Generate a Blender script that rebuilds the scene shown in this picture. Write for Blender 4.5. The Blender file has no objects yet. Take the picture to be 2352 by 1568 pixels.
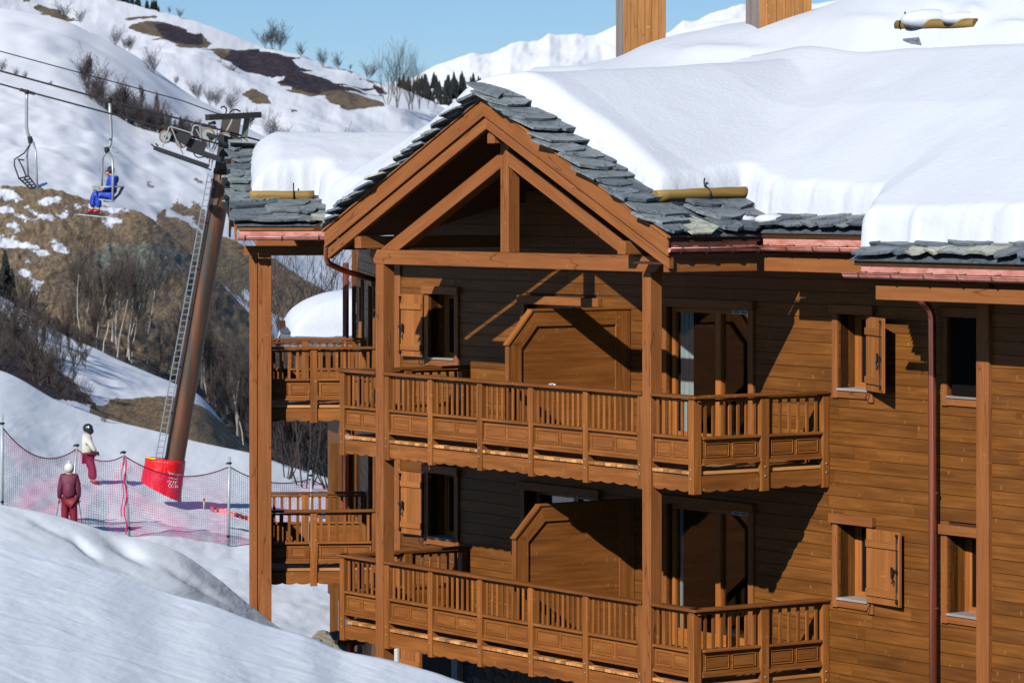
import bpy, bmesh, math, random
import numpy as np
from mathutils import Vector, Matrix, noise
R = math.radians
random.seed(11); rng = random.Random(5)
SC = bpy.context.scene; COL = SC.collection

# ------------------------------------------------------------------ camera, world, sun
F = 8300.0; CX = 1176.0; HY = 447.0        # focal length in px of a 2352 px wide frame, principal column, eye-level row
cd = bpy.data.cameras.new('camera'); cam = bpy.data.objects.new('camera', cd); COL.objects.link(cam)
cam.location = (0, 0, 0); cam.rotation_euler = (R(90), 0, 0)
cd.sensor_width = 36; cd.lens = F/2352*36
cd.shift_y = -(784-HY)/2352
cd.clip_start = 1; cd.clip_end = 30000
cd.dof.use_dof = True; cd.dof.focus_distance = 50; cd.dof.aperture_fstop = 6.3
SC.camera = cam
SC.view_settings.view_transform = 'Standard'; SC.view_settings.look = 'None'
SC.view_settings.gamma = 1; SC.view_settings.exposure = 0.10
SC.cycles.max_bounces = 6; SC.cycles.diffuse_bounces = 0; SC.cycles.transparent_max_bounces = 8

th = math.atan(5672/F); s_, c_ = math.sin(th), math.cos(th)
SUNL = Vector((-s_*.52+c_*1.0, c_*.52+s_*1.0, -.675)).normalized()    # direction the light travels
sd = bpy.data.lights.new('sun', 'SUN'); sun = bpy.data.objects.new('sun', sd); COL.objects.link(sun)
sd.energy = 4.6; sd.angle = R(.53); sd.color = (1, .97, .93)
sun.rotation_euler = SUNL.to_track_quat('-Z', 'Y').to_euler(); sun.location = (-30, -20, 40)
W = bpy.data.worlds.new('World'); SC.world = W; W.use_nodes = True
nt = W.node_tree; bg = nt.nodes['Background']
sky = nt.nodes.new('ShaderNodeTexSky'); sky.sky_type = 'NISHITA'; sky.sun_disc = False
el = math.asin(-SUNL.z); az = math.atan2(-SUNL.x, -SUNL.y)
sky.sun_elevation = el; sky.sun_rotation = az; sky.altitude = 1800; sky.air_density = 1.0; sky.dust_density = .05; sky.ozone_density = 2.5
tc = nt.nodes.new('ShaderNodeTexCoord'); mp = nt.nodes.new('ShaderNodeMapping'); mp.vector_type = 'POINT'
mp.inputs['Location'].default_value = (0, 0, .012)
nt.links.new(tc.outputs['Generated'], mp.inputs['Vector']); nt.links.new(mp.outputs[0], sky.inputs['Vector'])
tn = nt.nodes.new('ShaderNodeMix'); tn.data_type = 'RGBA'; tn.blend_type = 'MULTIPLY'; tn.inputs[0].default_value = 1; tn.inputs[7].default_value = (.84, 1.03, 1.28, 1)
nt.links.new(sky.outputs[0], tn.inputs[6]); nt.links.new(tn.outputs[2], bg.inputs['Color']); bg.inputs['Strength'].default_value = .064

# ------------------------------------------------------------------ frames and helpers
class Fr:
    def __init__(s, o, eu, ev): s.o, s.eu, s.ev = o, eu, ev
    def W(s, u, v, z): return Vector((s.o[0]+u*s.eu[0]+v*s.ev[0], s.o[1]+u*s.eu[1]+v*s.ev[1], z))
    def sub(s, p0, p1, inward):            # run frame along p0 -> p1, second axis inward
        a = s.W(p0[0], p0[1], 0); b = s.W(p1[0], p1[1], 0); d = (b-a); L = d.length; d /= L
        n = Vector((-d.y, d.x, 0)); i = s.W(inward[0], inward[1], 0)-a
        if n.dot(i) < 0: n = -n
        return Fr((a.x, a.y), (d.x, d.y), (n.x, n.y)), L
M0 = Fr(((1597-CX)*47.5/F, 47.5), (-s_, c_), (c_, s_))       # u runs along the front away to the left, v runs into the house
a2 = R(5.5)
M2 = Fr((-4.29, 61.8), (-math.sin(a2), math.cos(a2)), (math.cos(a2), math.sin(a2)))
def P(x, y, Z): return Vector(((x-CX)*Z/F, Z, (HY-y)*Z/F))
def fU(x, v, fr=M0):
    k = (x-CX)/F; a = fr.W(0, v, 0); return (k*a.y-a.x)/(fr.eu[0]-k*fr.eu[1])
def fV(x, u, fr=M0):
    k = (x-CX)/F; a = fr.W(u, 0, 0); return (k*a.y-a.x)/(fr.ev[0]-k*fr.ev[1])

class MB:
    def __init__(s): s.v = []; s.f = []; s.g = []; s.t = []; s.m = []
    def face(s, idx, gcs, tint, mi=0): s.f.append(idx); s.g.append(gcs); s.t.append(tint); s.m.append(mi)
    def hexa(s, c, axes, tint=None, mi=0, grain=0):
        """c: 8 corners ordered (i,j,k) bits; axes: lengths along i,j,k; grain: index of grain axis"""
        b = len(s.v); s.v += [Vector(p) for p in c]
        if tint is None: tint = rng.random()
        off = (rng.uniform(0, 60), rng.uniform(0, 60), rng.uniform(0, 60))
        def g(n):
            q = [((n >> 2) & 1)*axes[0], ((n >> 1) & 1)*axes[1], (n & 1)*axes[2]]
            q = [q[grain]]+[q[i] for i in range(3) if i != grain]
            return (q[0]+off[0], q[1]+off[1], q[2]+off[2])
        for f in ((0,1,3,2),(4,6,7,5),(0,4,5,1),(2,3,7,6),(0,2,6,4),(1,5,7,3)):
            s.face([b+i for i in f], [g(i) for i in f], tint, mi)
    def box(s, fr, u0, u1, v0, v1, z0, z1, grain='u', tint=None, mi=0):
        c = [fr.W(u, v, z) for u in (u0, u1) for v in (v0, v1) for z in (z0, z1)]
        s.hexa(c, (abs(u1-u0), abs(v1-v0), abs(z1-z0)), tint, mi, 'uvz'.index(grain))
    def beam(s, p0, p1, w, h, up=Vector((0,0,1)), tint=None, mi=0):
        p0, p1 = Vector(p0), Vector(p1); d = p1-p0; L = d.length; d.normalize()
        r = d.cross(up).normalized(); q = r.cross(d).normalized()
        c = [p+r*a*w/2+q*b*h/2 for p in (p0, p1) for a in (-1, 1) for b in (-1, 1)]
        s.hexa(c, (L, w, h), tint, mi, 0)
    def prism(s, pts, ex, gdir=None, tint=None, mi=0):
        """closed planar outline pts (world) swept by vector ex"""
        b = len(s.v); n = len(pts); pts = [Vector(p) for p in pts]; ex = Vector(ex)
        s.v += pts+[p+ex for p in pts]
        if tint is None: tint = rng.random()
        if gdir is None: gdir = (pts[1]-pts[0])
        g0 = Vector(gdir).normalized(); g1 = ex.normalized(); g2 = g0.cross(g1)
        off = Vector((rng.uniform(0, 60), rng.uniform(0, 60), rng.uniform(0, 60)))
        G = lambda p: tuple(Vector(((p-pts[0]).dot(g0), (p-pts[0]).dot(g1), (p-pts[0]).dot(g2)))+off)
        al = s.v[b:]
        s.face([b+i for i in range(n)], [G(al[i]) for i in range(n)], tint, mi)
        s.face([b+n+i for i in reversed(range(n))], [G(al[n+i]) for i in reversed(range(n))], tint, mi)
        for i in range(n):
            j = (i+1) % n; q = (i, j, n+j, n+i)
            s.face([b+k for k in q], [G(al[k]) for k in q], tint, mi)
    def tube(s, pts, rad, n=8, tint=None, mi=0, closed=False, cap=True):
        pts = [Vector(p) for p in pts]; N = len(pts); b = len(s.v)
        if tint is None: tint = rng.random()
        if not hasattr(rad, '__len__'): rad = [rad]*N
        prev = None; L = 0; gl = []
        for i, p in enumerate(pts):
            d = (pts[min(i+1, N-1)]-pts[max(i-1, 0)]).normalized()
            if prev is None:
                prev = d.cross(Vector((0, 0, 1)))
                if prev.length < .05: prev = d.cross(Vector((0, 1, 0)))
            prev = (prev-d*prev.dot(d)).normalized(); q = d.cross(prev)
            if i: L += (pts[i]-pts[i-1]).length
            for k in range(n):
                a = 2*math.pi*k/n; s.v.append(p+(prev*math.cos(a)+q*math.sin(a))*rad[i]); gl.append((L, k/n*.4, 0))
        for i in range(N-1):
            for k in range(n):
                q = (i*n+k, i*n+(k+1) % n, (i+1)*n+(k+1) % n, (i+1)*n+k)
                s.face([b+j for j in q], [gl[j] for j in q], tint, mi)
        if cap:
            s.face([b+k for k in reversed(range(n))], [gl[k] for k in range(n)], tint, mi)
            s.face([b+(N-1)*n+k for k in range(n)], [gl[k] for k in range(n)], tint, mi)
    def ball(s, c, r, n=8, m=6, sc=(1,1,1), tint=None, mi=0):
        b = len(s.v); tint = rng.random() if tint is None else tint
        for i in range(1, m):
            for k in range(n):
                a, t = 2*math.pi*k/n, math.pi*i/m
                s.v.append(Vector(c)+Vector((r*sc[0]*math.sin(t)*math.cos(a), r*sc[1]*math.sin(t)*math.sin(a), r*sc[2]*math.cos(t))))
        s.v += [Vector(c)+Vector((0,0,r*sc[2])), Vector(c)-Vector((0,0,r*sc[2]))]; T = b+(m-1)*n
        z = (0,0,0)
        for k in range(n):
            s.face([T, b+k, b+(k+1)%n], [z]*3, tint, mi); e = b+(m-2)*n
            s.face([T+1, e+(k+1)%n, e+k], [z]*3, tint, mi)
            for i in range(m-2):
                s.face([b+i*n+k, b+(i+1)*n+k, b+(i+1)*n+(k+1)%n, b+i*n+(k+1)%n], [z]*4, tint, mi)
    def build(s, name, mats, parent=None, bevel=0, smooth=False, label=None, fix=True):
        if name in SPLIT and len(s.f) > 6:
            par_ = list(range(len(s.v)))
            def fd(i):
                while par_[i] != i: par_[i] = par_[par_[i]]; i = par_[i]
                return i
            for f in s.f:
                for q in f[1:]: par_[fd(q)] = fd(f[0])
            cm = {}
            for k, f in enumerate(s.f): cm.setdefault(fd(f[0]), []).append(k)
            if 1 < len(cm) <= 90:
                out = None
                for ks in cm.values():
                    b = MB(); mp_ = {}
                    for k in ks:
                        for q in s.f[k]:
                            if q not in mp_: mp_[q] = len(b.v); b.v.append(s.v[q])
                        b.f.append([mp_[q] for q in s.f[k]]); b.g.append(s.g[k]); b.t.append(s.t[k]); b.m.append(s.m[k])
                    out = b._build(name, mats, parent, bevel, smooth, label, fix) if out is None else (b._build(name, mats, parent, bevel, smooth, label, fix) and out)
                return out
        return s._build(name, mats, parent, bevel, smooth, label, fix)
    def _build(s, name, mats, parent=None, bevel=0, smooth=False, label=None, fix=True):
        me = bpy.data.meshes.new(name); org = WO.get(parent.name, Vector((0,0,0))) if parent else Vector((0,0,0))
        me.from_pydata([v-org for v in s.v], [], s.f)
        me.attributes.new('gc', 'FLOAT_VECTOR', 'CORNER'); me.attributes.new('tint', 'FLOAT', 'CORNER')
        g = []; t = []
        for gg, tt in zip(s.g, s.t):
            for q in gg: g += q; t.append(tt)
        me.attributes['gc'].data.foreach_set('vector', g); me.attributes['tint'].data.foreach_set('value', t)
        me.polygons.foreach_set('material_index', s.m)
        if not isinstance(mats, (list, tuple)): mats = [mats]
        for m in mats: me.materials.append(m)
        if fix:
            bm = bmesh.new(); bm.from_mesh(me); bmesh.ops.recalc_face_normals(bm, faces=bm.faces); bm.to_mesh(me); bm.free()
        if smooth: me.polygons.foreach_set('use_smooth', [True]*len(me.polygons))
        me.update()
        o = bpy.data.objects.new(name, me); COL.objects.link(o)
        if parent: o.parent = parent; WO[o.name] = org
        if bevel:
            b = o.modifiers.new('bevel', 'BEVEL'); b.width = bevel; b.segments = 1; b.limit_method = 'ANGLE'; b.angle_limit = R(50)
        if label: o['label'] = label
        return o
SPLIT = {'jamb','corner_board','purlin','eave_beam','joist','inner_wall','bracket','angle_bracket','gutter_hook','clip','sheave_beam','print','stone','lacing_cord','post','cable_loop','reveal','verge_batten','pivot','wall_sheathing'}
WO = {}          # world origin of every object that has children
def tag(o, label, cat=None, group=None, kind=None):
    o['label'] = label
    if cat: o['category'] = cat
    if group: o['group'] = group
    if kind: o['kind'] = kind
    return o
def empty(name, loc, label, cat, group=None):
    o = bpy.data.objects.new(name, None); COL.objects.link(o); o.location = loc; o.empty_display_size = .3
    WO[o.name] = Vector(loc); return tag(o, label, cat, group)
def rebase(o, loc):                      # move the origin of a top-level mesh to its foot
    loc = Vector(loc); o.data.transform(Matrix.Translation(-loc)); o.location = loc; WO[o.name] = loc; return o

# ------------------------------------------------------------------ materials
def mat(name, col=(.5,.5,.5), rough=.7, metal=0, spec=.5):
    m = bpy.data.materials.new(name); m.use_nodes = True; b = m.node_tree.nodes['Principled BSDF']
    b.inputs['Base Color'].default_value = (*col, 1); b.inputs['Roughness'].default_value = rough
    b.inputs['Metallic'].default_value = metal; b.inputs['Specular IOR Level'].default_value = spec
    return m
class NT:
    def __init__(s, m): s.t = m.node_tree; s.b = s.t.nodes['Principled BSDF']
    def n(s, typ, **kw):
        x = s.t.nodes.new(typ)
        for k, v in kw.items():
            if k.startswith('i_'): x.inputs[k[2:].replace('_', ' ')].default_value = v
            else: setattr(x, k, v)
        return x
    def l(s, a, b): s.t.links.new(a, b)
    def att(s, name, out='Vector'):
        x = s.n('ShaderNodeAttribute'); x.attribute_name = name; return x.outputs[out]
    def mapp(s, vec, scale): 
        x = s.n('ShaderNodeMapping'); x.inputs['Scale'].default_value = scale; s.l(vec, x.inputs['Vector']); return x.outputs[0]
    def noise(s, vec, scale=1, detail=4, rough=.6, dist=0):
        x = s.n('ShaderNodeTexNoise'); x.inputs['Scale'].default_value = scale; x.inputs['Detail'].default_value = detail
        x.inputs['Roughness'].default_value = rough; x.inputs['Distortion'].default_value = dist
        if vec is not None: s.l(vec, x.inputs['Vector'])
        return x.outputs['Fac']
    def ramp(s, fac, stops, interp='LINEAR'):
        x = s.n('ShaderNodeValToRGB'); x.color_ramp.interpolation = interp; e = x.color_ramp.elements
        while len(e) < len(stops): e.new(.5)
        for i, (p, c) in enumerate(stops):
            e[i].position = p; e[i].color = (*c, 1) if len(c) == 3 else c
        s.l(fac, x.inputs[0]); return x.outputs[0]
    def mix(s, fac, a, b, mode='MIX'):
        x = s.n('ShaderNodeMix', data_type='RGBA', blend_type=mode)
        for k, v in ((0, fac), (6, a), (7, b)):
            if isinstance(v, (int, float)): x.inputs[k].default_value = v
            elif isinstance(v, tuple): x.inputs[k].default_value = (*v, 1)
            else: s.l(v, x.inputs[k])
        return x.outputs[2]
    def math(s, op, a, b=0.0, clamp=False):
        x = s.n('ShaderNodeMath', operation=op, use_clamp=clamp)
        for k, v in ((0, a), (1, b)):
            if isinstance(v, (int, float)): x.inputs[k].default_value = v
            else: s.l(v, x.inputs[k])
        return x.outputs[0]
    def bump(s, h, strength=.3, dist=.01):
        x = s.n('ShaderNodeBump'); x.inputs['Strength'].default_value = strength; x.inputs['Distance'].default_value = dist
        s.l(h, x.inputs['Height']); s.l(x.outputs[0], s.b.inputs['Normal'])
def wood(name, dark, mid, light, rough=.62, knots=.5, crack=0.0, knotcol=None, tintamp=.35):
    m = mat(name, mid, rough, 0, .25); t = NT(m); gc = t.att('gc'); ti = t.att('tint', 'Fac')
    n1 = t.noise(t.mapp(gc, (1.1, 22, 22)), 1, 5, .6, .3)
    n2 = t.noise(t.mapp(gc, (.8, 3, 3)), 1.3, 3, .5)
    f = t.math('ADD', t.math('MULTIPLY', n1, .6), t.math('MULTIPLY', n2, .4))
    c = t.ramp(f, [(.28, dark), (.5, mid), (.72, light)])
    k = t.math('ADD', t.math('MULTIPLY', ti, tintamp), 1-tintamp/2)
    kk = t.n('ShaderNodeCombineColor'); 
    for i in range(3): t.l(k, kk.inputs[i])
    c = t.mix(1.0, c, kk.outputs[0], 'MULTIPLY')
    # knots with paler vertical flare
    vo = t.n('ShaderNodeTexVoronoi'); vo.inputs['Scale'].default_value = 1; t.l(t.mapp(gc, (10, 5.2, 5.2)), vo.inputs['Vector'])
    kn = t.ramp(vo.outputs['Distance'], [(0, (1,1,1)), (.10, (.8,.8,.8)), (.22, (0,0,0))])
    gate = t.math('GREATER_THAN', t.noise(t.mapp(gc, (1.7, 3, 3)), 1.3, 1), .55)
    c = t.mix(t.math('MULTIPLY', t.math('MULTIPLY', kn, gate), knots), c, knotcol or tuple(min(1, q*1.7) for q in light))
    co = t.ramp(vo.outputs['Distance'], [(0, (1,1,1)), (.02, (1,1,1)), (.04, (0,0,0))])
    c = t.mix(t.math('MULTIPLY', t.math('MULTIPLY', co, gate), .55), c, tuple(q*.45 for q in dark))
    h = n1; c = t.mix(t.ramp(t.noise(t.mapp(gc, (.5, 7, 7)), 1, 3, .6), [(.5, (0,0,0)), (.75, (.35,.35,.35))]), c, tuple(q*.55 for q in dark))
    if crack:
        w = t.noise(t.mapp(gc, (.35, 4, 4)), 1, 2, .5, .2)
        cr = t.ramp(t.math('ABSOLUTE', t.math('SUBTRACT', w, .5)), [(0, (1,1,1)), (.006, (0,0,0))])
        c = t.mix(t.math('MULTIPLY', cr, crack), c, tuple(q*.25 for q in dark))
    t.l(c, t.b.inputs['Base Color']); t.bump(h, .25, .004)
    return m
W_SID = wood('siding wood', (0.09358,0.03162,0.005265), (0.1826,0.06373,0.0104), (0.2953,0.1094,0.02065), .6, .5, 0, (0.438,0.2124,0.06358), .34)
W_BEAM = wood('beam wood', (0.2196,0.07181,0.01763), (0.2911,0.09985,0.02699), (0.3576,0.1353,0.04152), .62, .45, .8, (0.4085,0.2082,0.08301), .2)
W_RAIL = wood('railing wood', (0.1491,0.0477,0.008848), (0.2705,0.0907,0.01803), (0.4333,0.1589,0.03618), .55, .45, 0, (0.4966,0.2604,0.09747), .5)
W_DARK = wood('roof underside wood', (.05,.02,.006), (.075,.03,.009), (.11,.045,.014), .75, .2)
W_SHUT = wood('shutter wood', (0.2749,0.09282,0.01964), (0.3482,0.1237,0.02946), (0.4216,0.159,0.04092), .6, .5, 0, None, .3)
W_DECK = wood('deck wood', (.33,.12,.03), (.55,.24,.075), (.75,.45,.2), .65, .2, 0, None, .9)
W_LARCH = wood('larch chimney wood', (.33,.14,.04), (.46,.205,.064), (.58,.28,.1), .55, .7, .5, (.66,.4,.2), .25)
W_GREY = wood('weathered wood', (.22,.18,.16), (.32,.27,.24), (.42,.36,.33), .8, .3)
W_LOG = wood('log wood', (0.1904,0.108,0.024), (0.2856,0.18,0.048), (0.34,0.2376,0.08), .6, .4)
W_FRAME = wood('window frame wood', (.30,.09,.02), (.42,.14,.03), (.5,.18,.045), .45, .1)
def copper():
    m = mat('copper', (.68,.27,.18), .38, .2, .5); t = NT(m); tc = t.n('ShaderNodeTexCoord').outputs['Object']
    n = t.noise(t.mapp(tc, (2, 2, 5)), 2.2, 5, .65, .6)
    c = t.ramp(n, [(.3, (.52,.16,.10)), (.5, (.74,.30,.23)), (.7, (.86,.42,.35))])
    t.l(c, t.b.inputs['Base Color']); t.l(t.ramp(n, [(.3, (.3,.3,.3)), (.7, (.55,.55,.55))]), t.b.inputs['Roughness']); return m
COP = copper()
COPP = mat('bare copper pipe', (.50,.16,.10), .3, .75)
def slate():
    m = mat('slate stone', (.12,.14,.15), .55, 0, .5); t = NT(m); gc = t.att('gc'); ti = t.att('tint', 'Fac')
    n = t.noise(t.mapp(gc, (3, 8, 8)), 1, 6, .65, .8)
    base = t.ramp(ti, [(0, (.09,.11,.135)), (.35, (.17,.20,.22)), (.7, (.25,.29,.29)), (.93, (.34,.37,.34)), (1, (.5,.5,.4))])
    c = t.mix(1.0, base, t.ramp(n, [(.3, (.6,.6,.6)), (.55, (1,1,1)), (.8, (1.4,1.4,1.4))]), 'MULTIPLY')
    v = t.math('ABSOLUTE', t.math('SUBTRACT', t.noise(t.mapp(gc, (1.5,4,4)), 1.3, 3, .5, 1), .5))
    c = t.mix(t.math('MULTIPLY', t.ramp(v, [(0,(1,1,1)),(.005,(0,0,0))]), .45), c, (.4,.42,.4))
    wv = t.n('ShaderNodeTexNoise'); wv.inputs['Scale'].default_value = 2.5; t.l(gc, wv.inputs['Vector'])
    mv = t.n('ShaderNodeVectorMath', operation='MULTIPLY_ADD'); t.l(wv.outputs['Color'], mv.inputs[0]); mv.inputs[1].default_value = (.5,.5,.5); t.l(gc, mv.inputs[2])
    ve = t.n('ShaderNodeTexVoronoi', feature='DISTANCE_TO_EDGE'); ve.inputs['Scale'].default_value = 1; t.l(t.mapp(mv.outputs[0], (2.6, 6, 6)), ve.inputs['Vector'])
    c = t.mix(t.ramp(ve.outputs['Distance'], [(0, (.85,.85,.85)), (.035, (0,0,0))]), c, (.012,.014,.018))
    t.l(c, t.b.inputs['Base Color']); t.bump(n, .6, .012); return m
SLATE = slate()
def snowmat(name, sc=1.0, col=(.80,.84,.89), b1=.25, streak=None, grit=.12):
    m = mat(name, col, .65, 0, .3); t = NT(m); tc = t.n('ShaderNodeTexCoord').outputs['Object']
    n = t.noise(t.mapp(tc, streak or (1,1,1)), .9*sc, 4, .5, .3); f = t.noise(tc, 14*sc, 3, .6)
    h = t.math('ADD', n, t.math('MULTIPLY', f, grit)); t.bump(h, b1, .25/sc)
    t.l(t.ramp(n, [(.35, tuple(q*.96 for q in col)), (.65, col)]), t.b.inputs['Base Color']); return m
SNOW = snowmat('roof snow', 1, (.645,.68,.73), .14, None, .3)
SNOWG = snowmat('ground snow', .9, (.83,.87,.90), .3, (1,.16,1), .06)
SNOWN = snowmat('near snow', 1.6, (.82,.87,.91), .35, (.6,.25,2), .03)
BLACK = mat('black iron', (.015,.015,.017), .5, .3)
STEEL = mat('galvanised steel', (.38,.42,.43), .4, .7)
DSTEEL = mat('dark painted steel', (.012,.014,.017), .55, .3)
def glassm():
    m = mat('window glass', (.008,.009,.011), .04, 0, .35); return m
GLASS = glassm()
INT = mat('dark room', (.02,.015,.012), .9)  # the darkness of unlit rooms is put into this colour
CURT = mat('white curtain', (.72,.78,.76), .8)
WHITE = mat('white paint', (.75,.76,.75), .6)
def stone():
    m = mat('field stone wall', (.2,.2,.2), .85); t = NT(m); gc = t.att('gc')
    vo = t.n('ShaderNodeTexVoronoi', feature='DISTANCE_TO_EDGE'); vo.inputs['Scale'].default_value = 1; v = t.mapp(gc, (3.2, 4.6, 4.6)); t.l(v, vo.inputs['Vector'])
    v2 = t.n('ShaderNodeTexVoronoi'); v2.inputs['Scale'].default_value = 1; t.l(v, v2.inputs['Vector'])
    c = t.mix(.6, t.ramp(t.noise(gc, 6, 4), [(.3, (.1,.1,.09)), (.7, (.3,.29,.26))]), t.ramp(v2.outputs['Color'], [(.2, (.25,.25,.25)), (.8, (.8,.78,.74))]), 'SOFT_LIGHT')
    c = t.mix(t.ramp(vo.outputs['Distance'], [(0, (1,1,1)), (.06, (0,0,0))]), c, (.03,.03,.03))
    t.l(c, t.b.inputs['Base Color']); t.bump(t.math('MINIMUM', vo.outputs['Distance'], .15), 1, .2); return m
STONE = stone()
# ------------------------------------------------------------------ the chalet
GZ = -9.6; VW = 2.256; VW2 = 1.756; UC = 4.40; SL = .443
ch = empty('chalet', M0.W(2, 4, GZ), 'large timber ski chalet with scalloped balconies and open truss gable under deep snow', 'chalet')
BASE = ch
DX, DZ = {}, None

def siding(name, fr, v, ua, ub, z0, z1, holes, topf=None, row=.171, th=.03, m=W_SID):
    mb = MB(); z = z0; r = 0
    while z < z1-.01:
        zt = min(z+row-.008, z1); lo, hi = ua, ub
        if topf: lo, hi = topf(z+row*.5, ua, ub)
        z += row; r += 1
        if lo is None: continue
        segs = [(lo, hi)]
        for (a, b, c, d) in holes:
            if zt > c and zt-row < d:
                ns = []
                for (p, q) in segs:
                    if b <= p or a >= q: ns.append((p, q)); continue
                    if a > p: ns.append((p, a))
                    if b < q: ns.append((b, q))
                segs = ns
        for (p, q) in segs:
            x = p
            while x < q-.001:
                L = rng.uniform(1.6, 4.2); e = min(x+L, q)
                if q-e < .3: e = q
                c = rng.choice((0, 0, .0015, .003))
                mb.box(fr, x, e-(.004 if e < q else 0), v+c, v+th, zt-row+.0075, zt, 'u'); x = e
    w = mb.build(name, m, ch)
    return w
def backing(fr, v, ua, ub, z0, z1, holes, mbk):
    # sheathing behind the planks, pierced by the openings
    us = sorted(set([ua, ub]+[h[0] for h in holes]+[h[1] for h in holes]))
    for a, b in zip(us, us[1:]):
        zs = [z0]; hs = sorted([(h[2], h[3]) for h in holes if h[0] <= a+1e-6 and h[1] >= b-1e-6])
        for c, d in hs:
            if c > zs[-1]: mbk.box(fr, a, b, v+.032, v+.16, zs[-1], c, 'u', .1)
            zs.append(d)
        if z1 > zs[-1]: mbk.box(fr, a, b, v+.032, v+.16, zs[-1], z1, 'u', .1)

DZF = -2.81
holes = []
HW = {}
for k, dz in enumerate((0, DZF)):
    HW['w1', k] = (9.13, 9.87, -2.56+dz, -1.56+dz)
    HW['d2', k] = (5.37, 7.20, -3.63+dz, -1.65+dz)
    HW['d3', k] = (1.72, 3.62, -3.63+dz, -1.60+dz)
    HW['w4', k] = (-.85, -.22, -2.60+dz, -1.60+dz)
    HW['w5', k] = (-3.06, -2.44, -2.60+dz, -1.58+dz)
holes = list(HW.values())
def gtop(z, a, b):
    if z < -.12: return a, b
    h = (1.22-z)/SL
    return (UC-h, UC+h) if h > .1 else (None, None)
w = siding('wall', M0, VW, -3.6, 10.72, -6.78, 1.2, holes, gtop); w['label'] = 'brown horizontal plank wall behind the balconies'
mbk = MB(); backing(M0, VW, -3.6, 10.85, -6.9, -.12, holes, mbk)
mbk.prism([M0.W(UC-3.3, VW+.032, -.15), M0.W(UC+3.3, VW+.032, -.15), M0.W(UC, VW+.032, 1.31)], M0.W(0, .1, 0)-M0.W(0, 0, 0))
mbk.box(M0, -9, -3.6, VW2+.032, VW2+.16, -6.9, -.35, 'u', .1)
mbk.box(M0, 10.72, 10.85, VW-.02, VW+.16, -9.6, -.14, 'z', .5)
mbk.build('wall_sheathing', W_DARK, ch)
siding('wall', M0, VW2, -9, -3.7, -6.78, -.36, [])
mb = MB(); mb.box(M0, -3.83, -3.6, VW2-.06, VW2+.05, -9.6, -.35, 'z', .55); mb.box(M0, -3.66, -3.6, VW2, VW+.1, -9.6, -.35, 'z', .3)
mb.box(M0, 10.70, 10.88, VW-.03, VW-.0, -9.6, -.14, 'z', .5)
mb.build('corner_board', W_BEAM, ch, .004)
# rooms coloured near-black so the openings stay dark, closed shell behind
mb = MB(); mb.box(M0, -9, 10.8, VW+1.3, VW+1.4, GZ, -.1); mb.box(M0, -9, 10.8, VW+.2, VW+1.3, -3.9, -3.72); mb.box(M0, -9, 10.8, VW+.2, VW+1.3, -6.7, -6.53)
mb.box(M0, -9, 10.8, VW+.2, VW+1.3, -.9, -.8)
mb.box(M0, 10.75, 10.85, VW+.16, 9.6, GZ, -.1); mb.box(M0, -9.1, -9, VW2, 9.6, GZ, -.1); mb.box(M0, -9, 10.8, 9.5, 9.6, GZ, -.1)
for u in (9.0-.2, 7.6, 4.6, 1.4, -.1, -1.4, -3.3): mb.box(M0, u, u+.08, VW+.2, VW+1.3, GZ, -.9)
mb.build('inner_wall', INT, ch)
mb = MB(); mb.box(M0, -9, 10.8, VW+.06, VW+.4, GZ, -6.79, 'u', .5); sw = mb.build('stone_wall', STONE, ch, 0, False, 'grey field stone ground floor wall')

fe_, Le_ = M0.sub((-9.1, VW2), (-9.1, 9.6), (0, 3)); siding('wall', fe_, -.04, 0, Le_, -9.6, -.5, [])
# glass that lets sun through
GL2 = mat('clear glass', (1,1,1), .02); _t = GL2.node_tree; _t.nodes.remove(_t.nodes['Principled BSDF'])
_tr = _t.nodes.new('ShaderNodeBsdfTransparent'); _gl = _t.nodes.new('ShaderNodeBsdfGlossy'); _gl.inputs['Roughness'].default_value = .01
_mx = _t.nodes.new('ShaderNodeMixShader'); _fr = None
_mx.inputs[0].default_value = .11; _t.links.new(_tr.outputs[0], _mx.inputs[1]); _t.links.new(_gl.outputs[0], _mx.inputs[2])
_t.links.new(_mx.outputs[0], _t.nodes['Material Output'].inputs[0]); _tr.inputs[0].default_value = (.85,.88,.87,1)

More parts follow.
